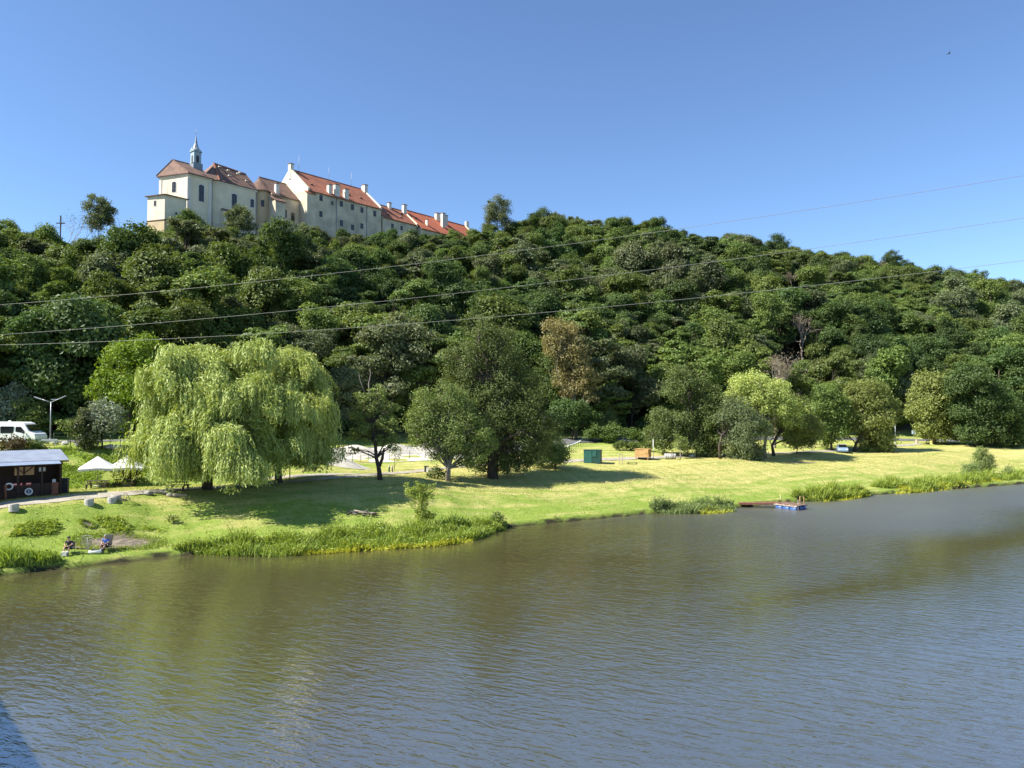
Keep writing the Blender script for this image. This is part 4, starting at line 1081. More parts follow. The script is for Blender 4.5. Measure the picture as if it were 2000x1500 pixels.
def gable_roof(parent, root, t0, t1, qa, qb, ze, zr, m, hip0=0.0, hip1=0.0, over=0.5, end_over=0.15):
    qm = (qa + qb) / 2; mb = MB()
    slope = (zr - ze) / (qm - qa)
    qa2 = qa - over; qb2 = qb + over; ze2 = ze - over * slope
    e0 = t0 - (over if hip0 else end_over); e1 = t1 + (over if hip1 else end_over)
    def P(t, q, z): x, y = cp(t, q); return (x - root.x, y - root.y, z - root.z)
    A, B, C, D = P(e0, qa2, ze2), P(e1, qa2, ze2), P(e1, qb2, ze2), P(e0, qb2, ze2)
    R0, R1 = P(e0 + hip0, qm, zr), P(e1 - hip1, qm, zr)
    th = 0.22
    dn = lambda p: (p[0], p[1], p[2] - th)
    vs_ = [A, B, C, D, R0, R1] + [dn(p) for p in (A, B, C, D, R0, R1)]
    fs_ = [(0, 1, 5, 4), (2, 3, 4, 5), (1, 2, 5), (3, 0, 4), (7, 6, 10, 11), (9, 8, 11, 10), (8, 7, 11), (6, 9, 10), (0, 6, 7, 1), (1, 7, 8, 2), (2, 8, 9, 3), (3, 9, 6, 0)]
    mb.add(vs_, fs_)
    roof = mb.build("roof", m, parent)
    rb = MB().bar(R0, R1, 0.35, 0.28); rb.build("ridge_tiles", m, roof)
    return roof, slope

NW = (-DQ[0], -DQ[1])       # outward normal of the long camera-side walls
NE = (-DA[0], -DA[1])       # outward normal of the gable ends on the left

def eyebrow(roof, root, t, q, ze, slope, w=1.7, h=0.55):
    """small triangular roof dormer on the camera-side slope"""
    z = ze + slope * q
    def P(tt, qq, zz): x, y = cp(tt, qq); return (x - root.x, y - root.y, zz - root.z)
    a, b_, c = P(t - w / 2, q, z + 0.03), P(t + w / 2, q, z + 0.03), P(t, q - 0.12, z + h)
    k = P(t, q + h / slope + 0.2, z + h + 0.12)
    d = MB().add([a, b_, c, k], [(0, 1, 2), (0, 2, 3), (2, 1, 3)]).build("dormer", M_roof_old, roof)
    i1, i2, i3 = P(t - w * 0.33, q - 0.06, z + 0.06), P(t + w * 0.33, q - 0.06, z + 0.06), P(t, q - 0.16, z + h * 0.72)
    MB().add([i1, i2, i3, P(t, q + 0.05, z + 0.1)], [(0, 1, 2), (0, 2, 3), (2, 1, 3), (0, 3, 1)]).build("opening", M_louvre, d)

ZB = 54.0
# ---- main wing with the stepped chimney gable
e, r = building("chateau_wing", "long cream chateau wing with red tile roof and tall chimney gable", cp(0, 0), ZB)
T1 = 31.6; QW = 20.4; ZE = 84.9; ZR = 93.6
walls(e, r, [cp(0, 0), cp(T1, 0), cp(T1, QW), cp(0, QW)], ZB, ZE, M_plaster_old)
roof, sl = gable_roof(e, r, 0.5, T1 - 0.5, 0, QW, ZE, ZR, M_roof_red)
for t_, nm in ((0, "gable"), (T1, "gable")):
    mb = MB(); o2 = []
    for tt in (t_ - 0.05, t_ + 0.62) if t_ == 0 else (t_ - 0.62, t_ + 0.05):
        for q, z in ((-0.35, ZE - 0.6), (QW + 0.35, ZE - 0.6), (QW + 0.35, ZE + 0.35), (QW / 2, ZR + 0.45), (-0.35, ZE + 0.35)):
            x, y = cp(tt, q); o2.append((x - r.x, y - r.y, z - r.z))
    mb.add(o2, [(0, 1, 2, 3, 4), (9, 8, 7, 6, 5)] + [(i, (i + 1) % 5, 5 + (i + 1) % 5, 5 + i) for i in range(5)])
    mb.build(nm, M_plaster if t_ == 0 else M_trimw, e)
chimney(e, r, cp(0.35, QW / 2), ZR - 3.5, ZR + 1.7, 1.3, 1.4)
chimney(e, r, cp(T1 - 0.4, QW / 2 - 1.2), ZR - 2.5, ZR + 1.2, 1.5, 1.9)
for t_, q_, h_, w_ in ((9.6, 1.2, 3.6, 1.2), (12.4, 0.9, 4.2, 2.0), (16.2, 0.6, 3.4, 1.7)):
    chimney(e, r, cp(t_, q_), ZE - 0.5, ZE + h_, w_, 1.3)
for t_, q_ in ((4.0, 3.2), (19.5, 3.0), (24.8, 3.0), (15.0, 5.5)): eyebrow(roof, r, t_, q_, ZE, sl)
for t_, z_, h_ in ((5.4, 82.0, 1.9), (10.0, 81.6, 1.2), (13.8, 81.8, 1.9), (18.6, 81.6, 1.9), (22.8, 81.5, 1.8), (28.6, 81.3, 1.9), (5.4, 76.6, 1.8), (13.9, 75.0, 2.0), (18.7, 74.6, 1.7), (22.8, 75.8, 1.7), (1.6, 78.6, 0.9), (1.6, 82.6, 0.9)):
    x, y = cp(t_, -0.0); window(e, r, (x, y, z_), NW, 1.15 if h_ > 1.2 else 0.7, h_, surround=False)
for t_ in (11.7, 24.9):
    x, y = cp(t_, -0.14); MB().tube([(x - r.x, y - r.y, ZE - r.z - 0.5), (x - r.x, y - r.y, 66 - r.z)], 0.10, 6).build("downpipe", M_metal, e)
for t_, q_, h_ in ((3.5, QW / 2, 5.5), (16.0, QW / 2, 4.5), (26.0, QW / 2, 5.0)):
    x, y = cp(t_, q_); MB().tube([(x - r.x, y - r.y, ZR - r.z), (x - r.x, y - r.y, ZR + h_ - r.z)], 0.05, 5).build("lightning_rod", M_metal, e)
# projecting bay at the left corner
walls(e, r, [cp(-0.6, -0.7), cp(2.6, -0.7), cp(2.6, 0.3), cp(-0.6, 0.3)], ZB, ZE - 1.4, M_plaster_old, "bay")
MB().add([tuple(Vector((*cp(a, b_), z)) - r) for a, b_, z in ((-0.9, -1.1, ZE - 1.5), (3.0, -1.1, ZE - 1.5), (3.0, 0.2, ZE - 0.6), (-0.9, 0.2, ZE - 0.6), (-0.9, -1.1, ZE - 1.7), (3.0, -1.1, ZE - 1.7), (3.0, 0.2, ZE - 1.2), (-0.9, 0.2, ZE - 1.2))],
         [(0, 1, 2, 3), (7, 6, 5, 4), (0, 4, 5, 1), (1, 5, 6, 2), (3, 2, 6, 7), (0, 3, 7, 4)]).build("bay_roof", M_roof_red, e)

# ---- second and third wing
def plain_wing(label, t0, t1, qa, qb, ze, zr, roofm, chim, wins, dorm, gables):
    e, r = building("chateau_wing", label, cp(t0, qa), ZB)
    walls(e, r, [cp(t0, qa), cp(t1, qa), cp(t1, qb), cp(t0, qb)], ZB, ze, M_plaster_old)
    roof, sl = gable_roof(e, r, t0 + 0.3, t1 - 0.3, qa, qb, ze, zr, roofm)
    qm = (qa + qb) / 2
    for tg in gables:
        o2 = []
        for tt in (tg - 0.3, tg + 0.3):
            for q, z in ((qa - 0.45, ze - 1.0), (qb + 0.45, ze - 1.0), (qb + 0.45, ze + 0.2), (qm, zr + 0.4), (qa - 0.45, ze + 0.2)):
                x, y = cp(tt, q); o2.append((x - r.x, y - r.y, z - r.z))
        MB().add(o2, [(0, 1, 2, 3, 4), (9, 8, 7, 6, 5)] + [(i, (i + 1) % 5, 5 + (i + 1) % 5, 5 + i) for i in range(5)]).build("gable", M_plaster, e)
    for t_, q_, za, zb_, w_ in chim: chimney(e, r, cp(t_, qa + q_), za, zb_, w_, 1.1)
    for t_, z_, h_ in wins:
        x, y = cp(t_, qa); window(e, r, (x, y, z_), NW, 1.0, h_, surround=False)
    for t_, q_ in dorm: eyebrow(roof, r, t_, q_ + qa, ze - sl * qa, sl)
    return e
plain_wing("lower red-roofed chateau wing between the long wing and the tall chimney", 32.4, 49.0, 0.0, 15.0, 82.2, 88.6, M_roof_red,
           [(41.5, 7.0, 86.5, 90.0, 1.2), (48.6, 6.4, 85.0, 90.6, 1.7)], [(37.0, 78.6, 1.5), (41.5, 78.6, 1.5)], [(36.5, 1.6), (43.0, 1.8), (46.0, 5.0)], [49.0])
plain_wing("farthest long red roof of the chateau with three chimneys", 50.2, 84.0, -1.2, 16.8, 81.2, 89.4, M_roof_new,
           [(66.0, 4.0, 84.0, 90.2, 1.6), (66.8, 8.0, 87.0, 91.0, 2.2), (69.5, 6.0, 86.0, 90.3, 1.4), (55.5, 2.4, 83.0, 85.4, 0.4)], [(53.0, 77.6, 1.2), (56.5, 77.6, 1.0)], [(52.0, 4.5)], [84.0])

# ---- far roof peeping over the knoll
fx = at_depth(930, 470, 352)
e = empty("distant_house", (fx.x, fx.y, 78)); tag(e, "small distant house with red roof and white chimney at the end of the chateau", "building")
r = Vector((fx.x, fx.y, 78)); ang = math.radians(35)
R3 = Matrix.Rotation(ang, 3, 'Z')
mb = MB(); mb.box((0, 0, 3), (10, 7, 10), ang); mb.build("wall", M_trimw, e)
P = [R3 @ Vector(p) for p in ((-5.4, -4, 7.6), (5.4, -4, 7.6), (5.4, 4, 7.6), (-5.4, 4, 7.6), (-5.4, 0, 12.2), (5.4, 0, 12.2))]
MB().add(P, [(0, 1, 5, 4), (2, 3, 4, 5), (1, 2, 5), (3, 0, 4), (3, 2, 1, 0)]).build("roof", M_roof_new, e)
q_ = at_depth(912, 438, 348) - r
MB().box((q_.x, q_.y, q_.z - 2), (1.5, 1.3, 6.5), ang).build("chimney", M_trimw, e)

# ---- church
CH = np.array((-97.0, 225.0)); DL = np.array((-0.944, 0.329))
def hp(t, q): return CH + DA * t + DQ * q
e, r = building("church", "cream baroque church with brown hipped roof and slender ridge turret", CH, ZB)
ZC = 82.3
CL = CH + DL * 10.8                       # left end of the front face
presb = [CH, hp(7.4, 0), hp(7.4, 15.5), tuple(CL + DA * 4.2 + DQ * 3.0), tuple(CL)]
walls(e, r, presb, ZB, ZC, M_plaster, "presbytery_wall")
band(e, r, presb, ZC - 0.55, 0.55, 0.35, M_trimw)
nave = [hp(7.0, 1.6), hp(10.2, 0.3), hp(23.0, 0.3), hp(23.0, 15.2), hp(7.0, 15.2)]
walls(e, r, nave, ZB, ZC - 0.05, M_plaster, "nave_wall")
band(e, r, nave, ZC - 0.62, 0.5, 0.3, M_trimw)
def rel(p, z): return (p[0] - r.x, p[1] - r.y, z - r.z)
# presbytery roof: hipped to a short ridge
def outp(p, c, k): p = np.array(p); d = p - c; return tuple(p + d / np.linalg.norm(d) * k)
cpz = np.mean(np.array(presb), axis=0)
E_ = [outp(p, cpz, 0.9) for p in presb]
apx = CH + DL * 4.4 + DQ * 3.6 + DA * 0.6; apx2 = hp(6.6, 7.6)
ZA = 87.7
mb = MB(); vs_ = [rel(p, ZC) for p in E_] + [rel(apx, ZA), rel(apx2, ZA - 0.1)] + [rel(p, ZC - 0.2) for p in E_]
mb.add(vs_, [(0, 1, 6, 5), (1, 2, 6), (2, 3, 5, 6), (3, 4, 5), (4, 0, 5)] + [(i, 7 + i, 7 + (i + 1) % 5, (i + 1) % 5) for i in range(5)] + [(11, 10, 9, 8, 7)])
rf = mb.build("presbytery_roof", M_roof_old, e)
mb = MB(); mb.bar(rel(E_[0], ZC + 0.1), rel(apx, ZA + 0.05), 0.3); mb.bar(rel(E_[4], ZC + 0.1), rel(apx, ZA + 0.05), 0.3); mb.bar(rel(apx, ZA + .05), rel(apx2, ZA - 0.05), 0.3); mb.build("ridge_tiles", M_roof_old, rf)
cn = np.mean(np.array(nave), axis=0)
En = [outp(p, cn, 0.8) for p in nave]
an = hp(11.6, 6.6); bn = hp(23.4, 7.6); ZN = 89.6
mb = MB(); vs_ = [rel(p, ZC + 0.05) for p in En] + [rel(an, ZN), rel(bn, ZN - 0.5)] + [rel(p, ZC - 0.12) for p in En]
mb.add(vs_, [(0, 1, 5), (1, 2, 6, 5), (2, 3, 6), (3, 4, 5, 6), (4, 0, 5)] + [(i, 7 + i, 7 + (i + 1) % 5, (i + 1) % 5) for i in range(5)] + [(11, 10, 9, 8, 7)])
rf2 = mb.build("nave_roof", M_roof_old, e)
mb = MB(); mb.bar(rel(En[1], ZC + 0.15), rel(an, ZN + 0.05), 0.3); mb.bar(rel(an, ZN + 0.05), rel(bn, ZN - 0.45), 0.3); mb.build("ridge_tiles", M_roof_red, rf2)
# roof hatches
slope_n = (ZN - ZC) / 6.9
for t_, q_ in ((13.0, 5.4), (15.6, 4.8), (18.8, 4.5), (19.9, 5.2), (14.8, 2.6), (20.5, 2.2)):
    p = hp(t_, q_); z = ZC + slope_n * (q_ + 0.4) + 0.15
    MB().box(rel(p, z), (0.8, 0.6, 0.3), math.atan2(DA[1], DA[0])).build("roof_hatch", M_trimw, rf2)
p = CH + DA * 2.4 + DQ * 2.4
MB().box(rel(p, ZC + 4.3), (0.8, 0.6, 0.3), 0.8).build("roof_hatch", M_trimw, rf)
# pilasters and blind panels
NL = np.array((-DL[1], DL[0])); NL = NL if NL[1] < 0 else -NL
pil = MB()
for a in (0.45, 10.35):
    p = CH + DL * a + NL * 0.06; pil.box(rel(p, (ZB + ZC - 1.2) / 2), (0.9, 0.24, ZC - 1.2 - ZB), math.atan2(DL[1], DL[0]))
for t_ in (0.5, 6.9):
    p = hp(t_, -0.06); pil.box(rel(p, (ZB + ZC - 1.2) / 2), (0.95, 0.24, ZC - 1.2 - ZB), math.atan2(DA[1], DA[0]))
pil.build("pilaster", M_trimw, e)
p = CH + DL * 5.2; window(e, r, (*p, ZC - 5.3), tuple(NL), 1.5, 3.2, True)
p = hp(4.2, 0); window(e, r, (*p, ZC - 7.7), NW, 1.6, 5.1, True)
p = hp(15.2, 0.3); window(e, r, (*p, ZC - 7.7), NW, 1.7, 4.8, True)
for t_ in (21.4,):
    p = hp(t_, 0.3); window(e, r, (*p, ZC - 5.9), NW, 1.2, 2.6, False)
# buttress
bx = [hp(11.0, -1.3), hp(13.4, -1.3), hp(13.4, 0.35), hp(11.0, 0.35)]
walls(e, r, bx, ZB, ZC - 9.3, M_trimw, "buttress")
MB().add([rel(p, z) for p, z in ((hp(10.8, -1.5), ZC - 9.3), (hp(13.6, -1.5), ZC - 9.3), (hp(13.6, 0.35), ZC - 8.2), (hp(10.8, 0.35), ZC - 8.2))], [(0, 1, 2, 3)]).build("buttress_cap", M_roof_old, e)
for t_, q_ in ((7.7, -0.15), (22.8, 0.1)):
    p = hp(t_, q_); MB().tube([rel(p, ZC - 0.7), rel(p, 66)], 0.1, 6).build("downpipe", M_metal, e)
# ridge turret
tc_ = hp(5.6, 6.4); a0 = math.atan2(DA[1], DA[0])
tb = MB().box(rel(tc_, 85.7), (3.0, 3.0, 4.2), a0); tur = tb.build("turret", M_slate, e)
MB().box(rel(tc_, 89.5), (2.3, 2.3, 4.4), a0).build("belfry", M_zinc, tur)
Rm = Matrix.Rotation(a0, 3, 'Z')
for k in range(4):
    d = Matrix.Rotation(a0 + k * math.pi / 2, 3, 'Z')
    base = Vector(rel(tc_, 0))
    pts = []
    for dd in (1.14, 1.19):
        for a, z in [(-0.42, 88.0), (0.42, 88.0), (0.42, 89.7), (0.3, 90.1), (0, 90.3), (-0.3, 90.1), (-0.42, 89.7)]:
            v_ = d @ Vector((dd, a, 0)); pts.append((base.x + v_.x, base.y + v_.y, z - r.z))
    MB().add(pts, [tuple(range(7)), tuple(range(13, 6, -1))] + [(i, (i + 1) % 7, 7 + (i + 1) % 7, 7 + i) for i in range(7)]).build("louvre", M_louvre, tur)
    g3 = []
    for dd in (1.0, 1.4):
        for a, z in ((-1.4, 91.4), (1.4, 91.4), (0, 92.7)):
            v_ = d @ Vector((dd, a, 0)); g3.append((base.x + v_.x, base.y + v_.y, z - r.z))
    MB().add(g3, [(0, 2, 1), (3, 4, 5), (0, 1, 4, 3), (1, 2, 5, 4), (2, 0, 3, 5)]).build("pediment", M_zinc, tur)
sp = MB().lathe((base.x, base.y, 0), [(1.55, 91.7 - r.z), (0.95, 92.7 - r.z), (0.46, 94.1 - r.z), (0.15, 96.1 - r.z), (0.03, 97.0 - r.z)], 8); sp.build("spire", M_slate, tur)
mb = MB().tube([(base.x, base.y, 96.9 - r.z), (base.x, base.y, 98.7 - r.z)], 0.05, 5); mb.bar((base.x - 0.35, base.y, 98.0 - r.z), (base.x + 0.35, base.y, 98.0 - r.z), 0.07); mb.build("cross", M_metal, tur)

# ---- low sacristy block in front of the church
SA = np.array(at_depth(322, 378, 216.5)[:2]); wl_, wr_ = 6.3, 6.4
sac = [SA, SA + DA * wr_, SA + DA * wr_ + DL * wl_, SA + DL * wl_]
e2, r2 = building("sacristy", "small flat-roofed cream annexe at the church's left front corner", SA, ZB)
ZS = 73.4
walls(e2, r2, sac, ZB + 12.2, ZS, M_plaster, "wall"); band(e2, r2, sac, ZS - 0.35, 0.35, 0.35, M_trimw)
low = [outp(p, np.mean(np.array(sac), axis=0), 0.15) for p in sac]
walls(e2, r2, low, ZB, ZB + 12.1, M_plaster_ochre, "plinth"); band(e2, r2, low, ZB + 12.0, 0.25, 0.2, M_roof_old)
cs = np.mean(np.array(sac), axis=0); Es = [outp(p, cs, 0.95) for p in sac]
rel2 = lambda p, z: (p[0] - r2.x, p[1] - r2.y, z - r2.z)
MB().add([rel2(p, ZS + 0.02) for p in Es] + [rel2(cs, ZS + 1.2)] + [rel2(p, ZS - 0.12) for p in Es], [(0, 1, 4), (1, 2, 4), (2, 3, 4), (3, 0, 4), (8, 7, 6, 5)] + [(i, 5 + i, 5 + (i + 1) % 4, (i + 1) % 4) for i in range(4)]).build("roof", M_roof_old, e2)
mb = MB().tube([rel2(cs, ZS + 1.1), rel2(cs, ZS + 3.0)], 0.05, 5); b0 = rel2(cs, ZS + 2.5); mb.bar((b0[0] - .3, b0[1], b0[2]), (b0[0] + .3, b0[1], b0[2]), 0.07); mb.build("cross", M_metal, e2)
p = SA + DL * 3.5; window(e2, r2, (*p, ZS - 3.0), tuple(NL), 0.8, 1.5, False)
p = SA + DA * 3.4; window(e2, r2, (*p, ZS - 5.2), NW, 0.35, 0.7, False, surround=False)

# ---- round tower and the lean-to wing behind it
tcn = hp(26.2, 3.9); RT = 4.15
e3 = empty("round_tower", (tcn[0], tcn[1], ZB)); tag(e3, "half-round ochre tower with a conical brown roof beside the nave", "building")
MB().lathe((0, 0, 0), [(RT, 0), (RT, 28.3), (RT + 0.25, 28.4), (RT + 0.25, 28.7), (RT, 28.75)], 32).build("wall", M_plaster_ochre, e3)
MB().lathe((0, 0, 0), [(RT + 0.1, 28.45), (RT + 0.75, 28.5), (RT + 0.6, 28.8), (0.15, 33.6)], 32).build("roof", M_roof_old, e3)
r3 = Vector((tcn[0], tcn[1], ZB))
for ang, z_, w_, h_ in ((-0.72, 71.0, 1.0, 1.6), (-0.25, 76.8, 0.9, 2.4), (-1.0, 77.4, 0.9, 2.0)):
    n_ = (math.cos(ang), math.sin(ang)); window(e3, r3, (tcn[0] + n_[0] * RT, tcn[1] + n_[1] * RT, z_), n_, w_, h_, surround=False)
e4, r4 = building("chateau_wing", "weathered low wing between the round tower and the chimney gable", hp(28, 3), ZB)
tA = -10.6; 
qn = 4.4
walls(e4, r4, [cp(tA, qn), cp(-0.1, qn), cp(-0.1, 18.0), cp(tA, 18.0)], ZB, 82.0, M_plaster_old)
gable_roof(e4, r4, tA, -0.3, qn, 20.0, 82.0, 88.8, M_roof_old, end_over=0.0)
walls(e4, r4, [cp(tA - 0.2, qn - 2.6), cp(tA + 3.4, qn - 2.6), cp(tA + 3.4, qn + 0.2), cp(tA - 0.2, qn + 0.2)], ZB, 79.2, M_plaster_old, "bay")
MB().add([tuple(Vector((*cp(a, b_), z)) - r4) for a, b_, z in ((tA - 0.5, qn - 3.0, 79.1), (tA + 3.8, qn - 3.0, 79.1), (tA + 3.8, qn + 0.1, 81.2), (tA - 0.5, qn + 0.1, 81.2), (tA - 0.5, qn - 3.0, 78.9), (tA + 3.8, qn - 3.0, 78.9), (tA + 3.8, qn + 0.1, 80.8), (tA - 0.5, qn + 0.1, 80.8))],
         [(0, 1, 2, 3), (7, 6, 5, 4), (0, 4, 5, 1), (1, 5, 6, 2), (3, 2, 6, 7), (0, 3, 7, 4)]).build("bay_roof", M_roof_old, e4)
chimney(e4, r4, cp(tA + 2.4, qn + 0.9), 81.0, 85.6, 1.2, 1.1)
for t_, z_ in ((tA + 8.0, 74.4), (tA + 5.0, 74.8)):
    x, y = cp(t_, qn); window(e4, r4, (x, y, z_), NW, 1.2, 2.6, surround=False)

# ---- wooden cross on the skyline
g = at_depth(118, 455, 199); g.z = tz(g.x, g.y); top = at_depth(118, 421, 199).z - g.z
e5 = empty("wooden_cross", g); tag(e5, "dark wooden cross standing on the skyline above the wood", "cross")
MB().box((0, 0, top / 2), (0.26, 0.24, top)).build("post", M_louvre, e5)
cz = at_depth(118, 436, 199).z - g.z
MB().box((0, 0, cz), (2.2, 0.2, 0.24), 0.1).build("crossbeam", M_louvre, e5)
# ------------------------------------------------------------------ gravel pump track, fences, road furniture
M_white = mat("white_paint", (0.80, 0.80, 0.78), (0.74, 0.74, 0.72), 0.45, 2)
M_canvas = mat("white_canvas", (0.80, 0.79, 0.76), (0.72, 0.71, 0.68), 0.9, 2)
M_galv = mat("galvanised_steel", (0.46, 0.48, 0.50), (0.36, 0.38, 0.40), 0.45, 3, metal=0.5)
M_tin = mat("corrugated_sheet", (0.42, 0.46, 0.52), (0.33, 0.36, 0.42), 0.4, 1.2, metal=0.55)
M_darkwood = mat("stained_dark_wood", (0.050, 0.026, 0.018), (0.030, 0.017, 0.012), 0.75, 4, stretch=(1, 1, 8), bump=0.3)
M_tablewood = mat("table_wood", (0.085, 0.055, 0.035), (0.05, 0.034, 0.024), 0.8, 5, bump=0.3)
M_beige = mat("beige_pole", (0.55, 0.47, 0.33), (0.48, 0.40, 0.28), 0.6, 4)
M_concrete = mat("pale_concrete", (0.50, 0.48, 0.44), (0.36, 0.35, 0.32), 0.95, 4, bump=0.5)
M_rock = mat("grey_rock", (0.34, 0.32, 0.29), (0.20, 0.19, 0.17), 0.95, 3, bump=0.9)
M_log = mat("weathered_log", (0.42, 0.36, 0.29), (0.26, 0.21, 0.17), 0.95, 6, bump=0.6)
M_green = mat("dark_green_paint", (0.010, 0.062, 0.052), (0.008, 0.048, 0.04), 0.55, 2)
M_green2 = mat("teal_hatch_and_lit_front", (0.02, 0.11, 0.092), (0.016, 0.09, 0.075), 0.55, 2)  # hatch colour, also paints the sunlit left part of the green hut's front
M_orange = mat("orange_boards", (0.50, 0.31, 0.12), (0.42, 0.25, 0.09), 0.7, 2, bump=0.2)
M_orange_shade = mat("orange_boards_shaded", (0.42, 0.20, 0.07), (0.34, 0.16, 0.055), 0.7, 2, bump=0.2)  # darker copy of the orange: shade painted into ends, back and legs
M_rust = mat("rusty_boards", (0.22, 0.095, 0.055), (0.15, 0.065, 0.04), 0.85, 4, bump=0.4)
M_blueb = mat("blue_barrel_plastic", (0.04, 0.11, 0.30), (0.03, 0.08, 0.24), 0.4, 3)
M_glass = mat("dark_glass", (0.012, 0.014, 0.016), (0.008, 0.009, 0.01), 0.08, 2)
M_rubber = mat("tyre_rubber", (0.02, 0.02, 0.02), (0.015, 0.015, 0.015), 0.9, 6)
M_black = mat("black_plastic", (0.03, 0.03, 0.032), (0.02, 0.02, 0.022), 0.6, 5)
M_red = mat("red_paint", (0.50, 0.05, 0.04), (0.42, 0.04, 0.035), 0.6, 4)
M_yellow = mat("yellow_paint", (0.72, 0.62, 0.25), (0.65, 0.55, 0.2), 0.7, 4)
M_post = mat("green_post", (0.03, 0.09, 0.05), (0.02, 0.06, 0.035), 0.6, 4)
M_navy = mat("navy_blue", (0.02, 0.05, 0.16), (0.015, 0.04, 0.13), 0.6, 4)
M_paper = mat("white_notice", (0.62, 0.63, 0.65), (0.55, 0.56, 0.58), 0.8, 4)
M_grey = mat("grey_print", (0.45, 0.45, 0.46), (0.40, 0.40, 0.41), 0.8, 4)
M_light = mat("interior_board", (0.40, 0.24, 0.12), (0.33, 0.19, 0.09), 0.8, 3)

def mound(px, py, rx, ry, h, rot, label, seed, hummock=0.0):
    g = ground(px, py)
    o = drape_blob("gravel_mound", g.x, g.y, rx, ry, rot, M_gravel, 0.03, label, h, "thing", "mound", 0.12, seed=seed, hummock=hummock)
    o["group"] = "mounds of the gravel pump track"
    return o
mound(640, 900, 5.5, 3.2, 1.2, 0.4, "big pale gravel mound right behind the willow trunk", 1, 0.3)
mound(690, 890, 5.0, 3.5, 1.4, 0.3, "pale gravel slope left of the forked tree", 2, 0.2)
mound(768, 886, 6.0, 2.6, 1.3, 0.35, "long pale gravel roller right of the forked tree", 3, 0.25)
mound(835, 884, 5.0, 2.6, 1.4, 0.4, "pale gravel mound left of the leaning willow", 4, 0.25)
mound(930, 890, 4.0, 2.2, 0.9, 0.4, "pale gravel mound glimpsed behind the tallest tree", 5)
g = ground(760, 893); drape_blob("gravel_track", g.x, g.y, 17, 5.0, 0.45, M_gravel, 0.035, "pale gravel floor of the pump track", seed=8, rough=0.1, hummock=0.8)
g = ground(600, 930); drape_blob("gravel_spur", g.x, g.y, 5.0, 1.6, 0.5, M_path, 0.05, "pale gravel spur joining the path under the willow", seed=12, rough=0.15)
# curved asphalt lane with a pale edge line, right of the tallest tree
lane = [ground(a, b_) for a, b_ in ((940, 884), (1010, 878), (1065, 868), (1105, 862), (1135, 857))]
drape_strip("asphalt_lane", [(p.x, p.y) for p in lane], [5, 5.5, 6, 6, 5.5], M_asphalt, 0.09, "grey asphalt bend right of the tallest tree")
edge = [ground(a, b_) for a, b_ in ((1060, 884), (1098, 876), (1122, 868), (1138, 860), (1140, 856), (1128, 853), (1105, 853))]
drape_strip("edge_line", [(p.x, p.y) for p in edge], [0.35] * len(edge), M_line, 0.12, "white edge line round the asphalt bend", n_across=2)

def fence(label, pts, h, gap, wires=3, post_r=0.035):
    P = [ground(*p) for p in pts]
    root = empty("wire_fence", P[0]); tag(root, label, "fence")
    L = [P[0]]
    for a, b_ in zip(P, P[1:]):
        n_ = max(1, int((b_ - a).length / gap))
        for i in range(1, n_ + 1):
            q = a.lerp(b_, i / n_); q.z = tz(q.x, q.y); L.append(q)
    me = MB().tube([(0, 0, -0.1), (0, 0, h)], post_r, 6).data("post", M_post)
    for q in L: link_mesh("post", me, root, q - P[0])
    for k in range(wires):
        z = h * (k + 1) / wires - 0.05
        MB().tube([q - P[0] + Vector((0, 0, z)) for q in L], 0.008, 4).build("wire", M_post, root)
    return root
fence("thin green post fence in front of the gravel mounds", [(655, 901), (720, 899), (800, 897), (890, 894)], 1.3, 2.1)
fence("green wire fence along the asphalt bend", [(1112, 884), (1130, 874), (1147, 866), (1160, 858)], 1.4, 1.7)
fence("wire fence behind the street lamp and the round-headed tree", [(105, 864), (160, 866), (235, 872)], 1.2, 2.2)

def lamp(label, base, top_py, arms, pole_r=0.07):
    g = ground(*base); root = empty("street_lamp", g); tag(root, label, "lamp", "street lamps")
    h = at_depth(base[0], top_py, g.y).z - g.z
    MB().tube([(0, 0, 0), (0, 0, h * 0.55), (0, 0, h)], [pole_r * 1.3, pole_r, pole_r * 0.7], 8).build("pole", M_galv, root)
    MB().lathe((0, 0, 0), [(pole_r * 2.2, -0.1), (pole_r * 2.2, 0.3), (pole_r * 1.4, 0.45)], 10).build("base", M_galv, root)
    for px, py in arms:
        t = at_depth(px, py, g.y) - g
        s = Vector((0, 0, h - 0.05))
        MB().tube([s, s.lerp(t, 0.75)], [0.05, 0.045], 6).build("arm", M_galv, root)
        d = (t - s).normalized()
        a = MB(); a.bar(s.lerp(t, 0.55), t, 0.20, 0.10); a.build("lamp_head", M_galv, root)
    return root
o = lamp("grey street lamp with two outspread arms behind the van", (98, 863), 785, [(67, 775), (129, 773)])
g = ground(98, 863); MB().bar((0, 0, 5.4), (0.75, 0, 5.4), 0.08).build("bracket", M_galv, o)
lamp("single-armed street lamp at the far right of the path", (1749, 867), 829, [(1741, 829)])

def road_sign(name, label, base, top_py, plates, r0=0.035):
    g = ground(*base); root = empty(name, g); tag(root, label, "sign")
    h = at_depth(base[0], top_py, g.y).z - g.z
    MB().tube([(0, 0, 0), (0, 0, h)], r0, 6).build("pole", M_galv, root)
    for dz, w, hh, m_ in plates:
        MB().box((0, -0.06, h - dz), (w, 0.03, hh)).build("plate", m_, root)
    return root
road_sign("road_sign", "white sign on a thin pole right of the tallest tree", (1063, 860), 814, [(0.35, 0.5, 0.75, M_white)])
road_sign("road_sign", "square white and blue sign at the far end of the path", (1785, 866), 840, [(0.45, 0.9, 0.85, M_white)])
for o in [bpy.data.objects["road_sign.001"]]:
    g_ = o.location; h_ = at_depth(1785, 840, g_.y).z - g_.z
    MB().box((0, -0.09, h_ - 0.45), (0.62, 0.02, 0.6)).build("symbol", mat("pale_blue_print", (0.35, 0.50, 0.68), None, 0.7), o)
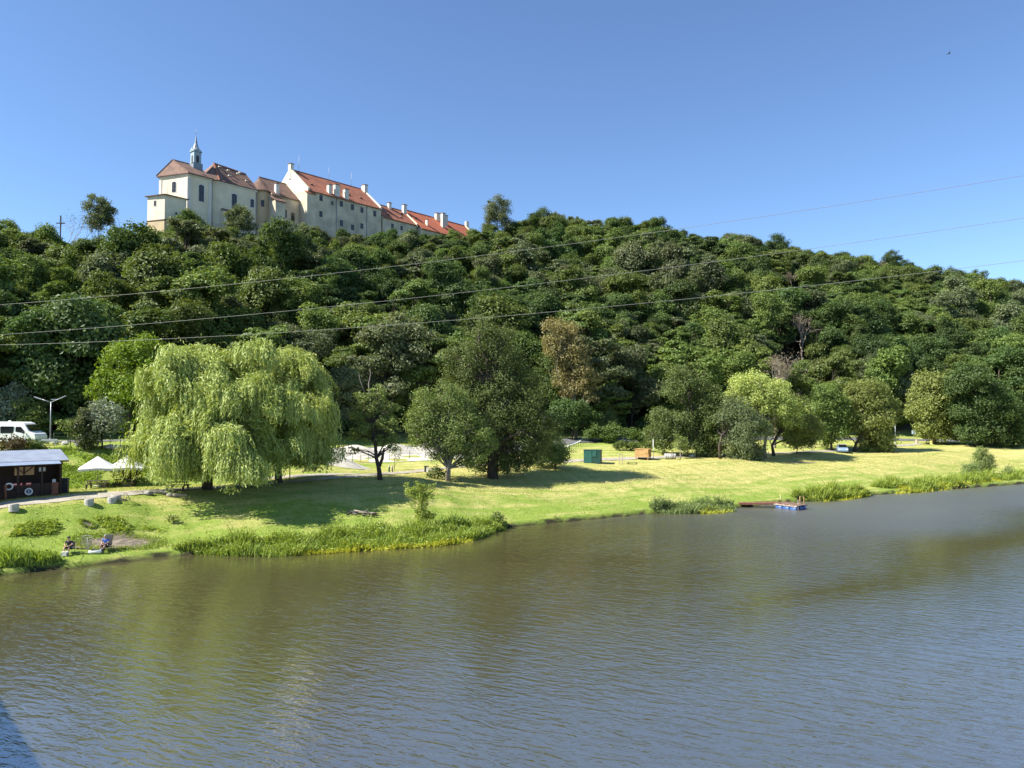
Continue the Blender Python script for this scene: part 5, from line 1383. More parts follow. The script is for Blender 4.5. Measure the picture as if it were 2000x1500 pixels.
g = ground(1787, 866); e = empty("litter_bin", g); tag(e, "small pale box at the foot of the square sign", "bin")
MB().box((0.5, 0, 0.4), (0.55, 0.5, 0.8)).build("body", M_beige, e, bevel=0.03); MB().box((0.5, 0, 0.83), (0.62, 0.57, 0.06)).build("lid", M_beige, e)
g = ground(1819, 868); e = empty("marker_post", g); tag(e, "pale yellow stone post on the grassy rise at the far right", "post")
MB().lathe((0, 0, 0), [(0.36, -0.1), (0.34, 1.0), (0.28, 1.15), (0.1, 1.2)], 8).build("shaft", M_yellow, e); MB().lathe((0, 0, 0), [(0.42, -0.05), (0.42, 0.12)], 8).build("foot", M_yellow, e)
g = ground(1276, 897); e = empty("marker_pole", g); tag(e, "slim white pole standing beside the orange hut", "pole")
h = at_depth(1276, 858, g.y).z - g.z
MB().tube([(0, 0, 0), (0, 0, h)], 0.05, 6).build("shaft", M_white, e); MB().box((0, 0, h + 0.02), (0.16, 0.16, 0.05)).build("cap", M_white, e)

# ---- van
g = at_depth(40, 868, 88); g.z = tz(g.x, g.y)
van = empty("white_van", (-57.4, 88.0, tz(-57.4, 88.0)), math.radians(-4)); tag(van, "white high-roofed van parked at the left edge above the hut", "van")
prof = [(-3, 0.42), (-3.02, 1.2), (-2.95, 2.35), (-2.8, 2.62), (-2.4, 2.7), (1.1, 2.7), (1.5, 2.6), (1.75, 2.42), (2.3, 1.62), (2.95, 1.34), (3.08, 1.1), (3.1, 0.6), (3.0, 0.42)]
def extrude_profile(prof, w, inset=0.12):
    k = len(prof); vs_ = []
    zc = 1.4
    for y, sc_ in ((-w / 2, 0.965), (-w / 2 + inset, 1.0), (w / 2 - inset, 1.0), (w / 2, 0.965)):
        for x, z in prof: vs_.append((x * (0.985 if sc_ < 1 else 1), y * (1 if z < 1.5 else 1 - 0.06 * (z - 1.5)), zc + (z - zc) * sc_))
    fs_ = []
    for r_ in range(3):
        for i in range(k):
            j = (i + 1) % k; fs_.append((r_ * k + i, r_ * k + j, (r_ + 1) * k + j, (r_ + 1) * k + i))
    fs_ += [tuple(range(k - 1, -1, -1)), tuple(range(3 * k, 4 * k))]
    mb = MB(); mb.add(vs_, fs_); return mb
extrude_profile(prof, 2.05).build("body", M_white, van, bevel=0.04)
def side_panel(pts, y, m_, name, parent, t=0.02):
    k = len(pts)
    vs_ = [(x, y - t * (1 if y < 0 else -1), z) for x, z in pts] + [(x, y + 0.12 * (1 if y < 0 else -1), z) for x, z in pts]
    return MB().add(vs_, [tuple(range(k)), tuple(range(2 * k - 1, k - 1, -1))] + [(i, (i + 1) % k, k + (i + 1) % k, k + i) for i in range(k)]).build(name, m_, parent)
for y in (-1.03, 1.03):
    side_panel([(-1.15, 1.42), (0.3, 1.42), (0.42, 1.55), (0.42, 2.18), (-1.05, 2.2), (-1.18, 2.1)], y, M_glass, "side_window", van)
    side_panel([(0.66, 1.6), (1.75, 1.42), (1.72, 1.7), (1.28, 2.15), (0.7, 2.15)], y, M_glass, "cab_window", van)
    d_ = side_panel([(0.58, 0.62), (1.62, 0.62), (1.62, 1.36), (0.58, 1.36)], y * 1.018, M_white, "cab_door", van, 0.012)
    MB().box((0.78, y * 1.06, 1.22), (0.2, 0.04, 0.05)).build("handle", M_black, d_)
    MB().box((1.72, y * 1.18, 1.55), (0.1, 0.2, 0.32)).build("mirror", M_black, van)
    MB().box((2.98, y * 0.78, 1.0), (0.16, 0.3, 0.26)).build("headlight", M_glass, van)
    side_panel([(-2.9, 0.7), (0.5, 0.7), (0.5, 0.82), (-2.9, 0.82)], y * 1.015, M_grey, "side_trim", van, 0.012)
    for x in (-1.9, 2.05):
        me = MB()
        w_ = me.tube([(x, y - 0.06, 0.36), (x, y + 0.06, 0.36)], 0.36, 18).build("wheel", M_rubber, van)
        MB().tube([(x, y * 1.03 - 0.06, 0.36), (x, y * 1.03 + 0.06, 0.36)], 0.2, 12).build("rim", M_galv, w_)
MB().add([(1.70, -0.82, 2.42), (1.70, 0.82, 2.42), (2.30, 0.86, 1.66), (2.30, -0.86, 1.66), (1.78, -0.82, 2.42), (1.78, 0.82, 2.42), (2.36, 0.86, 1.68), (2.36, -0.86, 1.68)],
         [(4, 5, 6, 7)[::-1], (0, 1, 2, 3), (0, 4, 7, 3), (1, 2, 6, 5), (0, 1, 5, 4), (3, 7, 6, 2)]).build("windscreen", M_glass, van)
MB().box((3.06, 0, 0.62), (0.14, 1.9, 0.26)).build("bumper", M_black, van, bevel=0.03)
MB().lathe((-0.8, 0, 0), [(0.18, 2.68), (0.18, 2.8), (0.08, 2.86)], 10).build("roof_vent", M_white, van)
# guard rail end
g = at_depth(92, 866, 87); z = tz(g.x, g.y)
e = empty("guard_rail", (g.x, g.y, z)); tag(e, "short grey guard rail in front of the van's bonnet", "barrier")
mb = MB(); mb.box((-0.6, 0, 0.62), (3.6, 0.06, 0.32)); mb.box((-0.6, -0.05, 0.62), (3.6, 0.05, 0.1)); mb.build("rail", M_galv, e)
for x in (-2.0, -0.6, 0.9): MB().box((x, 0.08, 0.3), (0.1, 0.1, 0.75)).build("post", M_galv, e)
# boulders beside it
def rock(name, label, px, py, w, h, m_=M_rock, seed=0, group=None, rot=0.0, Y=None):
    g = ground(px, py); r2 = np.random.default_rng(seed)
    mb = MB(); vs_ = []; n1, n2 = 6, 10
    for i in range(n1 + 1):
        th = math.pi * i / n1
        for k in range(n2):
            ph = 2 * math.pi * k / n2; rr = r2.uniform(0.78, 1.12) if 0 < i < n1 else 1
            vs_.append((w * 0.5 * rr * math.sin(th) * math.cos(ph), w * 0.38 * rr * math.sin(th) * math.sin(ph), h * 0.5 * (0.8 + math.cos(th) * rr)))
    fs_ = [(i * n2 + k, i * n2 + (k + 1) % n2, (i + 1) * n2 + (k + 1) % n2, (i + 1) * n2 + k) for i in range(n1) for k in range(n2)]
    mb.add(vs_, fs_); o = mb.build(name, m_, None, g); o.rotation_euler = (0, 0, rot)
    tag(o, label, "rock", group); return o
for i, (px, py, lab) in enumerate(((108, 868, "pale boulder next to the guard rail end"), (127, 870, "pale upright boulder below the thin young tree"), (153, 872, "pale boulder left of the conical shrub's foot"), (216, 877, "flat pale boulder right of the round-headed tree"), (228, 878, "flat pale boulder close to the willow's left edge"))):
    rock("boulder", lab, px, py, 0.9 if i < 3 else 1.5, 0.6, M_concrete, i, "boulders along the parking edge")

# ---- dark wooden hut
R0 = ground(122, 966)
wd = Vector((-0.72, -0.69, 0)).normalized(); bd = Vector((-0.69, 0.72, 0)).normalized()      # along the front to the left, and to the back
hut = empty("wooden_hut", R0); tag(hut, "dark stained wooden refreshment hut with corrugated metal roof", "hut")
HM = Matrix((wd, bd, Vector((0, 0, 1)))).transposed()
def H(a, b_, z): return HM @ Vector((a, b_, z))
def hbox(mb, a0, a1, b0, b1, z0, z1):
    P = [H(a, b_, z) for z in (z0, z1) for a, b_ in ((a0, b0), (a1, b0), (a1, b1), (a0, b1))]
    mb.add(P, [(0, 1, 2, 3), (7, 6, 5, 4), (0, 4, 5, 1), (1, 5, 6, 2), (2, 6, 7, 3), (3, 7, 4, 0)]); return mb
LEN = 9.0
hbox(MB(), -0.05, LEN, 2.9, 3.0, -0.4, 3.3).build("back_wall", M_darkwood, hut)
for i in range(12):            # boarded end wall and front boards
    b0 = 0.55 + i * 0.2
    hbox(MB(), -0.06 - 0.012 * (i % 2), 0.02, b0, b0 + 0.185, -0.3, 2.75 + 0.045 * i).build("board", M_darkwood, hut)
for i in range(6):
    z = -0.1 + i * 0.2
    hbox(MB(), 0.02, 5.0, 0.5 + 0.012 * (i % 2), 0.56 + 0.012 * (i % 2), z, z + 0.185).build("board", M_darkwood, hut)
hbox(MB(), 0, LEN, 0.6, 2.9, -0.35, -0.02).build("floor", M_darkwood, hut)
for a in (0.06, 1.5, 3.3, 4.95, 6.6): hbox(MB(), a - 0.07, a + 0.07, 0.42, 0.56, -0.3, 2.85).build("post", M_darkwood, hut)
hbox(MB(), -0.1, LEN, 0.40, 0.58, 2.62, 2.80).build("beam", M_darkwood, hut)
# wall panel behind the counter and the bright braced window
hbox(MB(), 0.05, LEN - 0.1, 2.2, 2.28, 0, 3.0).build("inner_wall", M_darkwood, hut)
wn_ = hbox(MB(), 2.1, 3.55, 0.46, 0.5, 1.85, 2.55).build("window", M_light, hut)
mb = MB(); mb.bar(H(2.85, 0.43, 1.85), H(2.85, 0.43, 2.6), 0.1); mb.bar(H(2.85, 0.43, 2.0), H(2.2, 0.43, 2.55), 0.08); mb.bar(H(2.85, 0.43, 2.0), H(3.5, 0.43, 2.55), 0.08); mb.build("brace", M_darkwood, wn_)
hbox(MB(), 1.25, 1.75, 0.44, 0.47, 2.1, 2.45).build("price_board", M_grey, hut)
hbox(MB(), 5.0, 5.75, 0.40, 0.44, 1.6, 2.4).build("menu_board", M_paper, hut)
mb = MB()
for i, z in enumerate((2.2, 2.05, 1.9, 1.75)): hbox(mb, 5.1, 5.1 + 0.42 + 0.08 * (i % 2), 0.392, 0.398, z, z + 0.05)
mb.build("menu_print", M_black, bpy.data.objects["menu_board"])
for a, b_, z, nm in ((0.45, 0.40, 1.0, "notice"), (-0.075, 0.9, 1.3, "notice")):
    if a > 0: hbox(MB(), a, a + 0.26, b_, b_ + 0.03, z, z + 0.36).build(nm, M_paper, hut)
    else: hbox(MB(), a - 0.03, a, b_, b_ + 0.28, z, z + 0.36).build(nm, M_paper, hut)
for k, (a, w_) in enumerate(((2.3, 0.42), (2.95, 0.2), (3.3, 0.45))):
    s = hbox(MB(), a, a + w_, 0.44, 0.47, 0.95, 1.2).build("red_plate", M_red, hut)
    hbox(MB(), a + 0.06, a + w_ - 0.06, 0.425, 0.435, 1.06, 1.13).build("plate_print", M_white, s)
def ring(mb, c, R, r_, ax, seg=20):
    x_, y_ = HM @ Vector((1, 0, 0)), Vector((0, 0, 1)); nn = HM @ Vector((0, 1, 0))
    vs_ = []; 
    for i in range(seg):
        a = 2 * math.pi * i / seg; d = x_ * math.cos(a) + y_ * math.sin(a)
        for k in range(6):
            b_ = 2 * math.pi * k / 6; vs_.append(c + d * (R + r_ * math.cos(b_)) + nn * r_ * math.sin(b_))
    fs_ = [(i * 6 + k, i * 6 + (k + 1) % 6, ((i + 1) % seg) * 6 + (k + 1) % 6, ((i + 1) % seg) * 6 + k) for i in range(seg) for k in range(6)]
    mb.add(vs_, fs_, True); return mb
c1 = H(3.95, 0.38, 0.95); o = ring(MB(), c1, 0.26, 0.07, None).build("lifebuoy", M_white, None, R0); tag(o, "white lifebuoy hanging on the hut front beside the steps", "lifebuoy")
c2 = H(2.5, 0.34, 0.42); e = empty("anchor_sign", R0 + c2); tag(e, "round blue and white anchor sign hanging low on the hut front", "sign")
o = ring(MB(), Vector((0, 0, 0)), 0.26, 0.06, None).build("rim", M_white, e)
mb = MB(); nn = HM @ Vector((0, 1, 0)); xx = HM @ Vector((1, 0, 0))
vs_ = [xx * 0.24 * math.cos(t) + Vector((0, 0, 0.24 * math.sin(t))) - nn * 0.01 for t in np.linspace(0, 2 * math.pi, 21)[:-1]]
mb.add(vs_, [tuple(range(20))]); mb.build("disc", M_navy, e)
mb = MB(); f_ = -nn * 0.035
mb.bar(f_ + Vector((0, 0, -0.15)), f_ + Vector((0, 0, 0.14)), 0.035); mb.bar(f_ - xx * 0.08 + Vector((0, 0, 0.09)), f_ + xx * 0.08 + Vector((0, 0, 0.09)), 0.03)
pts = [f_ + xx * 0.14 * math.cos(t) + Vector((0, 0, -0.02 + 0.14 * math.sin(t))) for t in np.linspace(math.pi * 1.05, math.pi * 1.95, 8)]
mb.tube(pts, 0.02, 5); mb.build("anchor", M_white, e)
for i in range(4):
    hbox(MB(), 4.2 + 0.15 * i, 6.4, -0.55 - 0.26 * i + 0.6, -0.33 - 0.26 * i + 0.62, 0.42 - 0.14 * i, 0.48 - 0.14 * i).build("step", M_darkwood, hut)
hbox(MB(), 4.2, 4.3, -0.2, 0.5, -0.3, 1.15).build("rail_post", M_rust, hut)
hbox(MB(), 2.9, 4.2, 0.1, 0.2, 0.45, 0.52).build("rail", M_darkwood, hut)
def corrugated(a0, a1, b0, z0, b1, z1, m_, pitch=0.17, amp=0.035):
    k = int((a1 - a0) / (pitch / 2)); vs_ = []
    for i in range(k + 1):
        a = a0 + (a1 - a0) * i / k; dz = amp if i % 2 else 0
        vs_ += [H(a, b0, z0 + dz), H(a, b1, z1 + dz), H(a, b0, z0 + dz - 0.02), H(a, b1, z1 + dz - 0.02)]
    fs_ = []
    for i in range(k):
        p, q = i * 4, i * 4 + 4
        fs_ += [(p, q, q + 1, p + 1), (p + 3, q + 3, q + 2, p + 2), (p, p + 2, q + 2, q), (p + 1, q + 1, q + 3, p + 3)]
    return MB().add(vs_, fs_)
corrugated(-0.55, LEN, 0.15, 3.02, 3.3, 3.85, M_tin).build("roof", M_tin, hut)
corrugated(0.25, LEN, -0.55, 2.78, 0.35, 3.06, M_tin, 0.17, 0.015).build("porch_roof", mat("plain_sheet", (0.45, 0.52, 0.62), (0.38, 0.44, 0.54), 0.35, 1.5, metal=0.4), hut)
hbox(MB(), -0.5, LEN, 0.2, 0.3, 2.86, 2.98).build("fascia", M_darkwood, hut)
g = H(-0.35, 1.6, 0) + R0; e = empty("bin_cupboard", g); tag(e, "black cupboard standing against the hut's right end wall", "cupboard")
mb = MB(); mb.box((0.15, 0, 0.6), (0.7, 0.8, 1.3), math.radians(20)); mb.build("body", M_black, e, bevel=0.02); MB().box((0.15, 0, 1.28), (0.78, 0.88, 0.06), math.radians(20)).build("lid", M_black, e)
g = ground(108, 968); e = empty("wooden_barrier", g); tag(e, "brown slatted board leaning at the hut's front corner", "board")
for k in range(4): MB().box((0.14 * k - 0.2, -0.1, 0.55), (0.12, 0.03, 1.25)).build("slat", M_rust, e)
MB().box((0.0, -0.07, 0.9), (0.6, 0.03, 0.08)).build("crossbar", M_rust, e)

# ---- parasols and picnic tables
def parasol(label, px, py, apex_py, rim_py, half, rot, mark=False):
    g = ground(px, py); root = empty("parasol", g, rot); tag(root, label, "parasol", "white parasols beside the hut")
    ha = at_depth(px, apex_py, g.y).z - g.z; hr = at_depth(px, rim_py, g.y).z - g.z
    P = []
    K = 8
    corners = [(half, 0), (half, half), (0, half), (-half, half), (-half, 0), (-half, -half), (0, -half), (half, -half)]
    vs_ = [(0, 0, ha)] + [(x, y, hr - (0.0 if i % 2 else -0.10)) for i, (x, y) in enumerate(corners)] + [(x * 1.005, y * 1.005, hr - 0.22 - (0.0 if i % 2 else -0.10)) for i, (x, y) in enumerate(corners)]
    fs_ = [(0, 1 + i, 1 + (i + 1) % K) for i in range(K)] + [(1 + i, 9 + i, 9 + (i + 1) % K, 1 + (i + 1) % K) for i in range(K)]
    c = MB().add(vs_, fs_).build("canopy", M_canvas, root)
    if mark:
        mb = MB()
        for k in range(5):
            a = Vector((0.25 * k - 0.35, -half * 0.62, 0)); zz = hr + (ha - hr) * 0.40
            mb.bar(a + Vector((0, 0, zz)), a + Vector((0.1, -0.12, zz - 0.07)), 0.06, 0.012)
        mb.build("print", M_grey, c)
    MB().tube([(0, 0, 0), (0, 0, ha - 0.05)], 0.04, 8).build("pole", M_beige, root)
    MB().box((0, 0, 0.06), (0.7, 0.7, 0.12)).build("base", M_concrete, root)
    ribs = MB()
    for x, y in corners: ribs.bar((0, 0, ha - 0.12), (x * 0.97, y * 0.97, hr - 0.05), 0.03)
    ribs.build("rib", M_beige, root)
    return root
parasol("white square parasol left of its twin, nearest the hut", 190, 951, 891, 914, 1.6, math.radians(24))
parasol("white square parasol with grey print, half hidden by the willow", 247, 949, 889, 913, 1.6, math.radians(20), True)

def picnic_table(label, px, py, rot, L=2.0):
    g = ground(px, py); root = empty("picnic_table", g, rot); tag(root, label, "picnic table", "dark wooden picnic tables")
    for k in range(5): MB().box((0, -0.32 + 0.16 * k, 0.75), (L, 0.145, 0.045)).build("top_board", M_tablewood, root)
    for s in (-1, 1):
        b_ = MB().box((0, s * 0.75, 0.45), (L, 0.26, 0.045)); b_.build("bench_seat", M_tablewood, root)
        for x in (-L * 0.38, L * 0.38):
            MB().bar((x, s * 0.25, 0.73), (x, s * 0.62, 0), 0.07).build("leg", M_tablewood, root)
            MB().box((x, s * 0.78, 0.22), (0.07, 0.2, 0.44)).build("bench_leg", M_tablewood, root)
    for x in (-L * 0.38, L * 0.38): MB().box((x, 0, 0.42), (0.06, 1.6, 0.07)).build("crossbar", M_tablewood, root)
    return root
picnic_table("dark picnic table under the parasol nearest the hut", 190, 954, math.radians(12))
picnic_table("dark picnic table under the printed parasol", 244, 951, math.radians(10))
picnic_table("dark picnic table at the left hem of the willow curtain", 347, 957, math.radians(5), 1.9)
picnic_table("dark picnic table in deep shade under the willow curtain", 480, 951, math.radians(8), 1.9)

# ---- stumps, stones and wood on the lawn
def stump(label, px, py, r_, h, tilt=0.0, dz=0.0, dx=0.0):
    g = ground(px, py); g = g + Vector((dx, 0, dz))
    root = empty("concrete_ring", g); root.rotation_euler = (tilt, tilt * 0.5, 0); tag(root, label, "stump", "pale round stumps on the lawn")
    MB().lathe((0, 0, 0), [(r_, -0.1), (r_ * 1.03, h * 0.5), (r_, h - 0.04), (r_ * 0.93, h)], 14).build("body", M_concrete, root)
    MB().lathe((0, 0, 0), [(r_ * 0.85, h - 0.02), (r_ * 0.83, h + 0.012)], 14).build("top", M_log, root)
    return root
stump("pale round stump at the far left of the lawn", 27, 997, 0.36, 0.5)
stump("pale round stump standing alone below the path", 174, 986, 0.36, 0.5)
stump("front stump of the pair beside the stick tripod", 219, 981, 0.36, 0.42)
stump("tilted rear stump of the pair beside the stick tripod", 227, 975, 0.38, 0.42, 0.2)
g = ground(245, 978); e = empty("stick_tripod", g); tag(e, "small tripod of grey sticks beside the stump pair", "sticks")
for k in range(7):
    a = k * 0.9; MB().tube([(0.45 * math.cos(a), 0.45 * math.sin(a), 0), (0.04 * math.cos(a), 0.04 * math.sin(a), 0.75)], [0.03, 0.02], 5).build("stick", M_log, e)
rock("lawn_stone", "grey stone left of the willow-side picnic table", 290, 968, 0.95, 0.5, M_rock, 21, "stones by the fireplace")
rock("lawn_stone", "grey stone in front of the willow-side picnic table", 323, 966, 0.8, 0.55, M_rock, 22, "stones by the fireplace")
rock("lawn_stone", "dark low stone touching the pale log", 333, 970, 0.7, 0.4, M_rock, 23, "stones by the fireplace")
g = ground(345, 971); e = empty("fallen_log", g); tag(e, "pale log lying on the grass in front of the picnic table", "log")
MB().tube([(-0.9, 0, 0.16), (0, 0.03, 0.17), (0.9, 0.1, 0.15)], [0.15, 0.16, 0.13], 9).build("trunk_piece", M_log, e); MB().tube([(0.2, 0.05, 0.25), (0.45, -0.1, 0.5)], [0.05, 0.03], 6).build("knot", M_log, e)
g = ground(706, 1006); e = empty("brushwood_pile", g); tag(e, "heap of grey cut branches on the meadow above the reeds", "woodpile")
for k in range(34):
    x = rng.uniform(-1.35, 1.35); y = rng.uniform(-0.5, 0.5); z = 0.1 + max(0, 0.42 * (1 - abs(x) / 1.5)) * rng.random()
    a = rng.normal(0, 0.5) - 0.25; ln = rng.uniform(0.5, 1.3)
    MB().tube([(x - ln / 2 * math.cos(a), y - ln / 2 * math.sin(a), z + rng.normal() * 0.06), (x + ln / 2 * math.cos(a), y + ln / 2 * math.sin(a), z + rng.normal() * 0.06)], [rng.uniform(0.04, 0.09), rng.uniform(0.03, 0.06)], 6).build("branch", M_log if k % 3 else M_bark, e)
# bins and posts by the path
g = ground(833, 922); e = empty("litter_bin", g); tag(e, "square black and white litter bin by the path", "bin")
MB().box((-0.13, 0, 0.36), (0.24, 0.45, 0.72)).build("body", M_black, e); MB().box((0.12, 0, 0.36), (0.24, 0.45, 0.72)).build("front_panel", M_white, e); MB().box((0, 0, 0.75), (0.58, 0.52, 0.06)).build("lid", M_black, e)
for px, lab in ((760, "left one of two short posts beside the path"), (766, "right one of two short posts beside the path")):
    g = ground(px, 922); e = empty("short_post", g); tag(e, lab, "post", "two short posts by the path")
    MB().lathe((0, 0, 0), [(0.10, -0.1), (0.10, 0.72), (0.06, 0.78)], 8).build("shaft", M_post if px == 760 else M_log, e); MB().lathe((0, 0, 0.62), [(0.11, 0), (0.11, 0.1)], 8).build("collar", M_white, e)
g = ground(566, 938); e = empty("sign_post", g); tag(e, "dark thin post by the path right of the willow trunk", "post")
MB().tube([(0, 0, 0), (0, 0, 3.0)], 0.06, 6).build("shaft", M_darkwood, e); MB().box((0, -0.05, 2.75), (0.5, 0.04, 0.4)).build("board", M_darkwood, e)

# ---- dog training ground: huts, tunnel, posts
g = ground(1158, 904); e = empty("green_hut", g, math.radians(-14)); tag(e, "dark green box hut on the meadow right of the tallest tree", "hut")
for x, y, w_, d_ in ((0, -0.95, 2.5, 0.07), (0, 0.95, 2.5, 0.07), (-1.22, 0, 0.07, 1.86), (1.22, 0, 0.07, 1.86)): MB().box((x, y, 0.92), (w_, d_, 1.95)).build("wall", M_green, e)
MB().box((0, 0, 1.93), (2.62, 2.05, 0.09)).build("roof", M_green, e)
MB().box((0.35, -1.02, 1.42), (0.62, 0.06, 0.85)).build("hatch", M_green2, e)
MB().box((-0.62, -1.0, 0.95), (1.15, 0.05, 1.8)).build("panel", M_green2, e)  # brighter green sheet: sunlight on the front's left part put in as colour
g = ground(1256, 897); e = empty("orange_hut", g, math.radians(-24)); tag(e, "orange boarded box on short legs beside the slim white pole", "hut")
for k in range(6):
    MB().box((0, -0.85, 0.48 + 0.2 * k), (2.2, 0.06, 0.19)).build("board", M_orange, e)
    MB().box((1.07, 0, 0.48 + 0.2 * k), (0.06, 1.64, 0.19)).build("end_board", M_orange_shade, e)
    MB().box((-1.07, 0, 0.48 + 0.2 * k), (0.06, 1.64, 0.19)).build("end_board", M_orange_shade, e)
    MB().box((0, 0.85, 0.48 + 0.2 * k), (2.2, 0.06, 0.19)).build("board", M_orange_shade, e)
MB().box((0, 0, 1.63), (2.35, 1.9, 0.07)).build("roof", M_orange, e)
MB().box((0.72, -0.91, 1.28), (0.62, 0.05, 0.62)).build("hatch", M_orange, e)
for x in (-0.95, 0.95):
    for y in (-0.75, 0.75): MB().box((x, y, 0.2), (0.12, 0.12, 0.5)).build("leg", M_orange_shade, e)
g = ground(1308, 897); e = empty("barrel_tunnel", g, math.radians(-12)); tag(e, "grey ribbed pipe tunnel lying on the grass beside the path", "tunnel")
for k in range(5):
    x = -0.8 + 0.36 * k
    mb = MB(); vs_ = []; K = 18
    for xx_, rr in ((x, 0.44), (x + 0.05, 0.47), (x + 0.30, 0.47), (x + 0.345, 0.44), (x + 0.345, 0.37), (x, 0.37)):
        for i in range(K):
            a = 2 * math.pi * i / K; vs_.append((xx_, rr * math.cos(a), 0.46 + rr * math.sin(a)))
    mb.add(vs_, [(j * K + i, j * K + (i + 1) % K, ((j + 1) % 6) * K + (i + 1) % K, ((j + 1) % 6) * K + i) for j in range(6) for i in range(K)], True)
    mb.build("ring", M_concrete if k < 3 else M_rock, e)
g = ground(1213, 906); e = empty("agility_gate", g); tag(e, "pair of pale upright posts left of the orange hut", "posts")
for x in (-0.22, 0.22): MB().box((x, 0, 0.75), (0.12, 0.12, 1.55)).build("post", M_beige, e)
MB().box((0, 0, 1.45), (0.6, 0.08, 0.08)).build("crossbar", M_beige, e)
g = ground(1235, 907); e = empty("low_bench", g); tag(e, "low dark plank on the grass below the orange hut", "plank")
MB().box((0, 0, 0.25), (1.6, 0.25, 0.06), 0.1).build("board", M_tablewood, e)
for x in (-0.6, 0.6): MB().box((x, x * 0.1, 0.11), (0.1, 0.22, 0.24)).build("leg", M_tablewood, e)
rock("lawn_stone", "pale stone in the grass under the two-topped tree", 1352, 893, 1.3, 0.55, M_concrete, 31)

# ---- blue car by the right trees
g = ground(1645, 884); car = empty("blue_car", g, math.radians(-108)); tag(car, "light blue car parked under the right-hand trees", "car")
M_carblue = mat("car_paint_blue", (0.22, 0.32, 0.46), (0.20, 0.30, 0.44), 0.3, 2)
low_p = [(-2.0, 0.3), (-2.05, 0.8), (-1.9, 0.98), (0.9, 1.0), (1.85, 0.85), (2.05, 0.6), (2.0, 0.3)]
cab_p = [(-1.85, 0.98), (-1.5, 1.5), (0.1, 1.53), (0.95, 1.0)]
def prof_mesh(pr, w0, w1, zr_):
    k = len(pr); vs_ = []
    for s in (-1, 1):
        for x, z in pr: vs_.append((x, s * (w0 if z < zr_ else w1) / 2, z))
    return MB().add(vs_, [tuple(range(k - 1, -1, -1)), tuple(range(k, 2 * k))] + [(i, (i + 1) % k, k + (i + 1) % k, k + i) for i in range(k)])
prof_mesh(low_p, 1.72, 1.72, 9).build("body", M_carblue, car, bevel=0.06)
prof_mesh(cab_p, 1.6, 1.3, 1.2).build("cabin", M_carblue, car, bevel=0.05)
MB().add([(0.16, -0.62, 1.49), (0.16, 0.62, 1.49), (0.93, 0.74, 1.05), (0.93, -0.74, 1.05)], [(0, 3, 2, 1)]).build("windscreen", M_glass, car, loc=(0.03, 0, 0.02))
for s in (-1, 1):
    MB().add([(-1.45, s * 0.68, 1.44), (0.05, s * 0.68, 1.46), (0.72, s * 0.80, 1.06), (-1.65, s * 0.80, 1.06)], [(0, 1, 2, 3)]).build("side_window", M_glass, car)
    MB().box((2.0, s * 0.62, 0.72), (0.1, 0.32, 0.16)).build("headlight", M_white, car)
    for x in (-1.3, 1.3):
        w_ = MB().tube([(x, s * 0.86 - 0.09, 0.31), (x, s * 0.86 + 0.09, 0.31)], 0.31, 16).build("wheel", M_rubber, car)
        MB().tube([(x, s * 0.90 - 0.06, 0.31), (x, s * 0.90 + 0.06, 0.31)], 0.18, 10).build("rim", M_galv, w_)

# ---- floating pontoon and gangway
def wp(px, py, z=0.0):
    d = ray(px, py); t = (z - CAMZ) / d[2]; return Vector((d[0] * t, d[1] * t, z))
A, B, C = wp(1556, 997), wp(1514, 992), wp(1584, 994)
ax = (B - A); LA = 2.9; ax.normalize(); ay = Vector((-ax.y, ax.x, 0)); ay = ay if (C - A).dot(ay) > 0 else -ay
LB = 2.1
e = empty("pontoon", A); tag(e, "small floating pontoon on blue barrels by the river bank", "pontoon")
RM = Matrix((ax, ay, Vector((0, 0, 1)))).transposed()
def D(a, b_, z): return RM @ Vector((a, b_, z))
def dbox(mb, a0, a1, b0, b1, z0, z1):
    P = [D(a, b_, z) for z in (z0, z1) for a, b_ in ((a0, b0), (a1, b0), (a1, b1), (a0, b1))]
    mb.add(P, [(0, 1, 2, 3), (7, 6, 5, 4), (0, 4, 5, 1), (1, 5, 6, 2), (2, 6, 7, 3), (3, 7, 4, 0)]); return mb
nb = 14
for k in range(nb):
    a0 = LA * k / nb; dbox(MB(), a0, a0 + LA / nb - 0.025, -0.05, LB + 0.05, 0.50 + 0.008 * (k % 3), 0.555 + 0.008 * (k % 3)).build("deck_board", M_rust if k % 4 else M_log, e)
for b_ in (-0.04, LB - 0.03): dbox(MB(), -0.03, LA + 0.03, b_, b_ + 0.08, 0.38, 0.495).build("side_beam", M_log, e)
for b_ in (0.3, 1.05, 1.8):
    for k in range(3):
        a0 = 0.08 + k * (LA - 0.1) / 3
        MB().tube([D(a0, b_, 0.12), D(a0 + 0.06, b_, 0.12), D(a0 + (LA - 0.3) / 3 - 0.06, b_, 0.12), D(a0 + (LA - 0.3) / 3, b_, 0.12)], [0.24, 0.29, 0.29, 0.24], 12).build("barrel", M_blueb, e)
mb = MB()
for a, b_ in ((0.15, 0.9), (0.15, 1.7)): MB().tube([D(a, b_, 0.2), D(a, b_, 1.55)], 0.035, 6).build("ladder_post", M_orange, e)
MB().bar(D(0.15, 0.9, 1.5), D(0.15, 1.7, 1.5), 0.05).build("ladder_rail", M_orange, e)
MB().tube([D(-0.06, 0.2, -0.2), D(-0.06, 0.2, 1.2)], 0.03, 6).build("mooring_pole", M_log, e)
S = wp(1442, 986, 0.25); E_ = A + D(LA - 0.1, 1.0, 0.56); S.z = max(0.35, tz(S.x, S.y) + 0.05)
gw = empty("gangway", S); tag(gw, "narrow rusty-brown plank gangway leading from the bank to the pontoon", "gangway")
dv = E_ - S; nv_ = Vector((-dv.y, dv.x, 0)).normalized()
